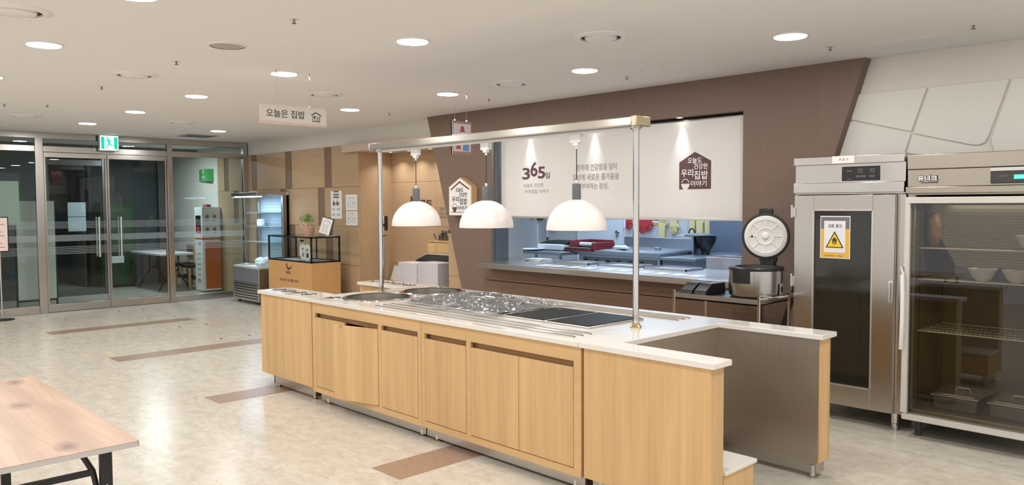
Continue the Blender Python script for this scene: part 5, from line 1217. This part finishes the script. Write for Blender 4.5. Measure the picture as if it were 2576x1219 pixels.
g = fr(MB(), (-1.534, ry0 + .016, 1.758), '-y'); letters(g, 'UNIQUE', .045, .042, .055, .009, 0, .001); g.build('panel_lettering', M['greyink'], rf)
g = fr(MB(), (-1.985, ry0 + .03, 1.775), '-y'); letters(g, '유니크', .004, .004, .135, .046, 0, .004, .07); g.build('badge_shadow', M['black'], rf)
g = fr(MB(), (-1.985, ry0 + .03, 1.775), '-y'); letters(g, '유니크', .008, .009, .124, .037, .003, .007, .03); g.build('badge_lettering', M['white'], rf)
g = fr(MB(), (-1.985, ry0 + .03, 1.775), '-y').poly([(.03, -.006), (.135, -.006), (.137, .004), (.03, 0)], 0, .003); g.build('badge_underline', M['maroon'], rf)
# contents
cr = MB(); n_ = 46
for j in range(n_ + 1):
    z = 1.24 + (1.62 - 1.24) * j / n_
    for i in range(2):
        pass
back = MB()
zz = [1.20 + .0095 * k for k in range(46)]
tp = []
for k, z in enumerate(zz):
    f_ = (z - 1.20) / .43
    xl = -1.78 - .20 * min(1, f_ * 1.15) - .004 * (k % 2)
    back.box(xl, -1.24, 5.95 - .012 * (k % 2), 5.98, z, z + .0075)
t = thing('tray_pile', 'leaning pile of thin ribbed metal trays in the upper part of the refrigerator', 'tray stack', (-1.6, 5.96, 1.125)); 
back.build('ribbed_trays', steel('ribbed_tray_steel', (170, 164, 150), .3, 'x', .1), t)
MB().box(-1.80, -1.24, 5.985, 6.00, 1.125, 1.63).build('backing_tray', M['steel_dk'], t)
bg_ = MB(); bg_.sphere((-1.925, 5.99, 1.45), .066, 16, 10, sz=2.1, sy=1.5)
for v in bg_.v: v += Vector((mn.noise(v * 22) * .016, mn.noise(v * 22 + Vector((5, 0, 0))) * .03, mn.noise(v * 20 + Vector((0, 9, 0))) * .02))
tag(bg_.build('food_bag', plain('brown_food_bag', (150, 116, 76), .4, noise=.4, nscale=26, bump=.6), loc=(-1.93, 6.02, 1.33), subsurf=1), 'brown bag of food in the upper left corner of the refrigerator', 'bag')
def bowl(x, y, z, s, lab):
    tag(MB().lathe((x, y, z), [(0, .0), (.03 * s, 0), (.05 * s, .02 * s), (.075 * s, .07 * s), (.072 * s, .07 * s), (.046 * s, .025 * s), (0, .008)], 28).build('bowl', M['trayw'], loc=(x, y, z)), lab, 'bowl', 'white bowls in the refrigerator')
bowl(-1.31, 5.86, 1.330, 1.35, 'white bowl on the top wire shelf at the right edge of the photo')
bowl(-1.62, 6.05, 1.0, .01 + 1.0, 'white bowl seen below the second wire shelf') if False else None
bowl(-1.60, 5.88, 1.113, 1.2, 'white bowl on the second wire shelf, middle'); bowl(-1.40, 5.88, 1.113, 1.2, 'white bowl on the second wire shelf, toward the right edge')
for k, (x, lab) in enumerate(((-1.90, 'lidded steel food pan on the refrigerator floor, left'), (-1.55, 'lidded steel food pan on the refrigerator floor, right'))):
    t = thing('food_pan', lab, 'food pan', (x + .13, 6.0, .205), 'lidded steel pans in the refrigerator')
    MB().box(x + .01, x + .29, 5.86, 6.24, .205, .30).build('pan', M['steel_dk'], t, bevel=.012)
    MB().box(x, x + .30, 5.85, 6.25, .30, .312).box(x + .03, x + .27, 5.88, 6.22, .312, .318).build('lid', M['alu'], t, bevel=.004)
    MB().tube([(x + .10, 6.05, .316), (x + .11, 6.05, .34), (x + .19, 6.05, .34), (x + .20, 6.05, .316)], .006, 8).build('lid_handle', M['chrome'], t)

# ------------------------------------------------------------------ kitchen seen through the hatch
def kthing(name, label, cat, loc, grp=None): return thing(name, label, cat, loc, grp)
kt = kthing('steel_worktable', 'grey steel worktable at the left of the kitchen', 'table', (-8.9, 9.3, 0))
MB().box(-9.55, -8.25, 8.95, 9.75, .845, .895).build('top', M['ksteel'], kt, bevel=.004)
for x in (-9.50, -8.30):
    for y in (9.0, 9.7): MB().box(x - .02, x + .02, y - .02, y + .02, 0, .845).build('leg', M['ksteel'], kt)
MB().box(-9.5, -8.3, 9.0, 9.7, .25, .28).build('lower_shelf', M['ksteel'], kt)
kr = kthing('cooking_range', 'long steel cooking range with black knobs and flat lids', 'range', (-7.4, 9.9, 0))
MB().box(-8.20, -6.66, 9.33, 10.60, .10, .86).build('body', M['ksteel'], kr, bevel=.006)
MB().box(-8.22, -6.64, 9.30, 10.62, .86, .925).build('top', M['ksteel'], kr, bevel=.004)
MB().box(-8.22, -6.64, 10.50, 10.62, .905, 1.09).build('backsplash', M['ksteel'], kr, bevel=.004)
for x in (-8.15, -7.40): MB().box(x, x + .70, 9.42, 10.35, .91, .935).box(x + .30, x + .40, 9.8, 9.84, .935, .980).build('flat_lid', M['ksteel'], kr, bevel=.006)
MB().box(-8.1, -6.72, 9.315, 9.33, .70, .82).build('control_strip', M['steel_dk'], kr)
for x in (-8.05, -7.83, -7.61, -7.40, -7.18, -6.97): MB().cyl((x, 9.285, .765), .024, .035, 16, 'y').build('knob', M['black'], kr)
ks = kthing('sink_table', 'blue-grey steel side table at the right of the range', 'table', (-6.4, 9.9, 0))
MB().box(-6.60, -6.02, 9.25, 10.85, .84, .88).build('top', M['ksteel'], ks, bevel=.004)
MB().box(-6.58, -6.04, 9.28, 10.83, .08, .84).build('body', M['kpanel'], ks, bevel=.003)
wk = kthing('black_wok', 'black wok standing on a ring at the end of the range', 'wok', (-6.46, 10.2, .88))
MB().lathe((-6.46, 10.2, .88), [(0, 0), (.06, 0), (.06, .05), (.08, .07), (.14, .17), (.165, .27), (.158, .27), (.13, .18), (.07, .085), (0, .07)], 36).build('pan', M['black'], wk)
MB().box(-6.60, -6.57, 10.05, 10.35, .88, 1.16).build('guard_plate', M['ksteel'], wk)
t = kthing('pot_lids', 'pile of flat pan lids with a black ring handle over the wok', 'lid', (-6.55, 10.2, 1.15))
MB().lathe((-6.70, 10.2, 1.15), [(0, .03), (.16, .012), (.23, .0), (.23, .006), (.16, .02), (0, .04)], 36).build('lid', M['alu'], t)
MB().lathe((-6.54, 10.15, 1.165), [(0, .03), (.16, .012), (.22, .0), (.22, .006), (.16, .02), (0, .04)], 36).build('lid', M['ksteel'], t)
MB().tube([(-6.70 + .05 * math.cos(a), 10.2, 1.19 + .07 * math.sin(a)) for a in [R(20 * k) for k in range(10)]], .012, 8).build('ring_handle', M['black'], t)
t = kthing('tray_sealer', 'white and black tray sealing machine on the kitchen worktable', 'machine', (-8.75, 9.4, .895))
MB().box(-9.0, -8.42, 9.2, 9.65, .895, 1.0).build('body', M['white'], t, bevel=.02)
MB().add([(-8.98, 9.22, 1.0), (-8.42, 9.22, 1.0), (-8.42, 9.62, 1.0), (-8.98, 9.62, 1.0), (-8.93, 9.40, 1.05), (-8.42, 9.40, 1.05), (-8.42, 9.62, 1.05), (-8.93, 9.62, 1.05)], [(0, 1, 2, 3), (4, 5, 6, 7), (0, 1, 5, 4), (1, 2, 6, 5), (2, 3, 7, 6), (3, 0, 4, 7)]).build('black_lid', M['black'], t)
t = kthing('film_wrapper', 'red cling-film wrapping machine with green strip in the kitchen', 'machine', (-8.2, 9.5, .925))
RM = plain('machine_red', (140, 44, 46), .45)
MB().box(-8.38, -8.33, 9.3, 9.8, .905, 1.07).box(-7.92, -7.86, 9.3, 9.8, .905, 1.04).box(-8.38, -7.88, 9.75, 9.8, .905, 1.07).box(-8.42, -7.9, 9.22, 9.3, .905, .95).build('frame', RM, t, bevel=.006)
MB().box(-8.40, -7.92, 9.21, 9.32, .95, .962).build('green_strip', plain('machine_green', (60, 120, 100), .5), t)
MB().cyl((-8.32, 9.5, 1.0), .035, .40, 18, 'x').build('film_roll', M['white'], t)
t = MB(); t.sphere((-7.55, 9.55, .95), .09, 14, 8, sx=1.6, sz=.5)
for v in t.v: v += Vector((mn.noise(v * 14) * .04, mn.noise(v * 14 + Vector((4, 0, 0))) * .03, abs(mn.noise(v * 14 + Vector((0, 7, 0)))) * .06))
tag(t.build('crumpled_bag', M['white'], loc=(-7.55, 9.55, .935)), 'crumpled white bag lying on the kitchen range', 'bag')
tag(MB().lathe((-9.02, 9.1, .895), [(0, 0), (.09, 0), (.2, .022), (.195, .026), (.09, .008), (0, .008)], 28).build('platter', M['white'], loc=(-9.02, 9.1, .895)), 'flat white platter on the kitchen worktable in front of the tray sealer', 'platter')
# wall items in the kitchen
KY = 11.0
def glove(x, z, s, mat, lab, cuff_up=True):
    t = MB(); sg_ = 1 if cuff_up else -1
    pr = [(-.05, .20), (.05, .20), (.042, .10), (.05, .02), (.05, -.04), (-.05, -.04), (-.048, .02), (-.04, .10)]
    def P(a, b): return (x + a * s, z + b * s * sg_)
    pts = [P(a, b) for a, b in pr]
    if not cuff_up: pts = pts[::-1]
    yprism(t, pts, KY - .045, KY - .012)
    for k, (fx, ln) in enumerate(((-.04, .075), (-.014, .095), (.013, .09), (.039, .07))):
        a = P(fx, -.03); b = P(fx * 1.25, -.04 - ln)
        t.tube([(a[0], KY - .028, a[1]), (b[0], KY - .03 - .006 * k, b[1])], [.013 * s, .010 * s], 8)
    a = P(.048, .0); b = P(.088, -.05); t.tube([(a[0], KY - .028, a[1]), (b[0], KY - .04, b[1])], [.014 * s, .010 * s], 8)
    tag(t.build('rubber_glove', mat, loc=(x, KY - .01, z), bevel=.004), lab, 'glove', 'rubber gloves on the kitchen wall')
glove(-8.49, 1.34, 1.15, M['red'], 'red rubber glove hanging in the kitchen, left of the lamp-rail pole')
glove(-8.20, 1.31, 1.35, M['red'], 'red rubber glove hanging right of the pole, darker outer one')
glove(-8.07, 1.33, 1.25, M['red'], 'red rubber glove hanging right of the pole, next to the yellow wall sign')
glove(-7.79, 1.26, 1.3, M['yellowglove'], 'yellow rubber glove hanging cuff-down beside the yellow wall sign', False)
glove(-7.56, 1.30, 1.3, M['yellowglove'], 'yellow rubber glove hanging with its fingers down in the kitchen')
glove(-7.20, 1.36, 1.1, M['yellowglove'], 'small yellow glove tip just under the blind', False)
glove(-7.06, 1.32, 1.3, M['yellowglove'], 'folded yellow rubber glove pair in the kitchen, left of the last', False)
glove(-6.90, 1.32, 1.25, M['yellowglove'], 'pale yellow rubber glove hanging last before the blue steel panel', False)
t = thing('kitchen_notice', 'yellow hazard notice on the kitchen wall between the gloves', 'notice', (-7.93, KY, 1.28))
MB().box(-8.03, -7.84, KY - .006, KY, 1.27, 1.52).build('sheet', M['mustard'], t); MB().box(-8.00, -7.86, KY - .008, KY - .006, 1.32, 1.46).build('white_card', M['paper'], t)
fr(MB(), (-8.0, KY - .008, 1.32), '-y').poly([(.01, .03), (.13, .03), (.07, .12)], 0, .001).build('triangle', M['ink'], t)
tag(MB().box(-8.66, -8.46, KY - .006, KY, 1.22, 1.55).build('kitchen_notice', M['paper'], loc=(-8.56, KY, 1.22)), 'white notice sheet behind the left red glove', 'notice')
tag(MB().box(-9.92, -9.75, KY - .006, KY, 1.14, 1.23).build('kitchen_notice', M['paper'], loc=(-9.83, KY, 1.14)), 'small white notice on the tiled wall above the tray sealer', 'notice')
t = thing('wall_tap', 'small chrome door knob on the white kitchen door', 'knob', (-8.72, KY - .04, 1.12))
MB().lathe((-8.72, KY - .04, 1.14), [(0, -.05), (.03, -.05), (.04, -.03), (.02, -.01), (.03, 0), (0, 0)], 20, 'y').build('knob', M['chrome'], t)
MB().tube([(-8.72, KY - .05, 1.12), (-8.74, KY - .06, 1.06)], .012, 8).build('lever', M['chrome'], t)
t = thing('wall_bracket', 'black bracket fitting high on the kitchen wall beside a hanging rod', 'bracket', (-10.6, KY, 1.36))
MB().box(-10.88, -10.78, KY - .07, KY - .04, 1.36, 1.42).box(-10.70, -10.58, KY - .07, KY, 1.34, 1.42).build('bracket', M['black'], t, bevel=.006)
t = thing('hanging_rod', 'thin white rod hanging against the tiled kitchen wall', 'rod', (-10.45, KY - .03, .98))
MB().cyl((-10.45, KY - .03, 1.0), .012, .60, 10).build('rod', M['white'], t); MB().cyl((-10.45, KY - .03, .95), .014, .06, 10).build('tip', M['black'], t)
tag(MB().box(-10.38, -10.22, KY - .03, KY, 1.12, 1.20).build('switch_box', M['white'], loc=(-10.3, KY, 1.1), bevel=.006), 'small white switch box on the tiled kitchen wall', 'switch')
# things on the hatch shelf
ks_ = (-6.05, -5.86, -5.64, -5.43, -5.16, -4.96, -4.70, -4.50, -4.30, -4.11)
ordn = ['farthest left', 'second from the left', 'third from the left', 'fourth from the left', 'fifth from the left', 'sixth, left of the pole', 'fourth from the right', 'third from the right', 'second from the right', 'farthest right, near the rice cooker']
for k, x in enumerate(ks_):
    a = random.uniform(-.1, .1)
    t = thing('laminated_card', 'white laminated card lying on the hatch shelf, ' + ordn[k], 'card', (x, 6.33, .96), 'laminated cards on the hatch shelf')
    MB().box(x - .08, x + .08, 6.24, 6.42, .961, .963).spin(a, (x, 6.33, .96)).build('card', M['paper'], t)
    MB().box(x - .05, x + .03, 6.28, 6.283, .963, .9635).box(x - .05, x + .05, 6.31, 6.313, .963, .9635).spin(a, (x, 6.33, .96)).build('print', M['greyink'], t)
for x, y, w_, lab in ((-6.62, 6.78, .30, 'stack of white paper bags at the left end of the hatch shelf'),):
    t = thing('paper_bags', lab, 'bags', (x, y, .96))
    for k in range(4):
        MB().box(x - w_ / 2 + .01 * k, x + w_ / 2 - .006 * k, y - .10, y + .10, .961 + k * .007, .966 + k * .007).spin(.1 * (k - 1.5), (x, y, .96)).build('bag', M['paper'], t)
for x, y, lab in ((-6.0, 6.85, 'shallow steel tray on the far side of the hatch shelf, left'), (-5.35, 6.85, 'shallow steel tray on the far side of the hatch shelf, behind the right pole'), (-4.72, 6.85, 'shallow steel tray on the far side of the hatch shelf, right')):
    t = thing('shelf_tray', lab, 'tray', (x, y, .96), 'steel trays on the hatch shelf')
    MB().box(x - .25, x + .25, y - .15, y + .15, .961, .966).box(x - .26, x + .26, y - .16, y - .15, .961, .98).box(x - .26, x + .26, y + .15, y + .16, .961, .98).box(x - .26, x - .25, y - .16, y + .16, .961, .98).box(x + .25, x + .26, y - .16, y + .16, .961, .98).build('tray', M['ksteel'], t)
tub = thing('clear_tub', 'clear plastic tub at the right end of the hatch shelf', 'container', (-3.84, 6.5, .96))
w_ = MB()
for a in ((-4.02, -3.66, 6.36, 6.364), (-4.02, -3.66, 6.66, 6.664), (-4.02, -4.016, 6.36, 6.664), (-3.664, -3.66, 6.36, 6.664)): w_.box(*a, .961, 1.14)
w_.box(-4.02, -3.66, 6.36, 6.664, .961, .965)
w_.build('tub', film('cloudy_plastic', (205, 212, 226), .2, .3), tub)
MB().tube([(-4.02, 6.36, 1.14), (-3.66, 6.36, 1.14), (-3.66, 6.664, 1.14), (-4.02, 6.664, 1.14)], .005, 6, closed=True).build('rim', film('cloudy_rim', (225, 230, 240), .7, .3), tub)

# ------------------------------------------------------------------ wooden folding table in the near left corner
ft = thing('folding_table', 'low folding table with knotty wood-print top in the near left corner', 'table', (-4.01, .745, 0))
def rrect(x0, x1, y0, y1, r_, n=6):
    p = []
    for cx_, cy_, a0 in ((x1 - r_, y1 - r_, 0), (x0 + r_, y1 - r_, 90), (x0 + r_, y0 + r_, 180), (x1 - r_, y0 + r_, 270)):
        for k in range(n + 1): a = R(a0 + 90 * k / n); p.append((cx_ + r_ * math.cos(a), cy_ + r_ * math.sin(a)))
    return p
MB().slab(rrect(-4.83, -3.19, .445, 1.045, .015), [], .728, .730).build('tabletop', M['tabletop'], ft)
MB().slab(rrect(-4.831, -3.189, .444, 1.046, .015), [], .708, .728).build('edge_band', M['alu'], ft)
for x, sx in ((-3.28, 1), (-4.74, -1)):
    for y in (.51, .945 if sx > 0 else .885):
        MB().box(x - .012, x + .012, y - .022, y + .022, .02, .708).build('leg', M['black'], ft, bevel=.003)
        MB().cyl((x, y, 0), .02, .03, 12).build('leg_cap', M['black'], ft)
        hb = MB()
        for z in (.50, .53, .56): hb.cyl((x + .012, y, z), .003, .001, 8, 'x')
        hb.build('adjusting_holes', M['alu'], ft)
    MB().box(x - .031, x - .013, .55, .905, .600, .622).build('cross_bar', M['black'], ft)
    MB().tube([(x - .022, .862, .70), (x - .022, .905, .615), (x - .022, .915, .56), (x - .022, .935, .40)], .011, 8).build('brace', M['black'], ft)
for y in (.50, .95): MB().box(-4.74, -3.28, y, y + .02, .69, .708).build('under_rail', M['black'], ft)
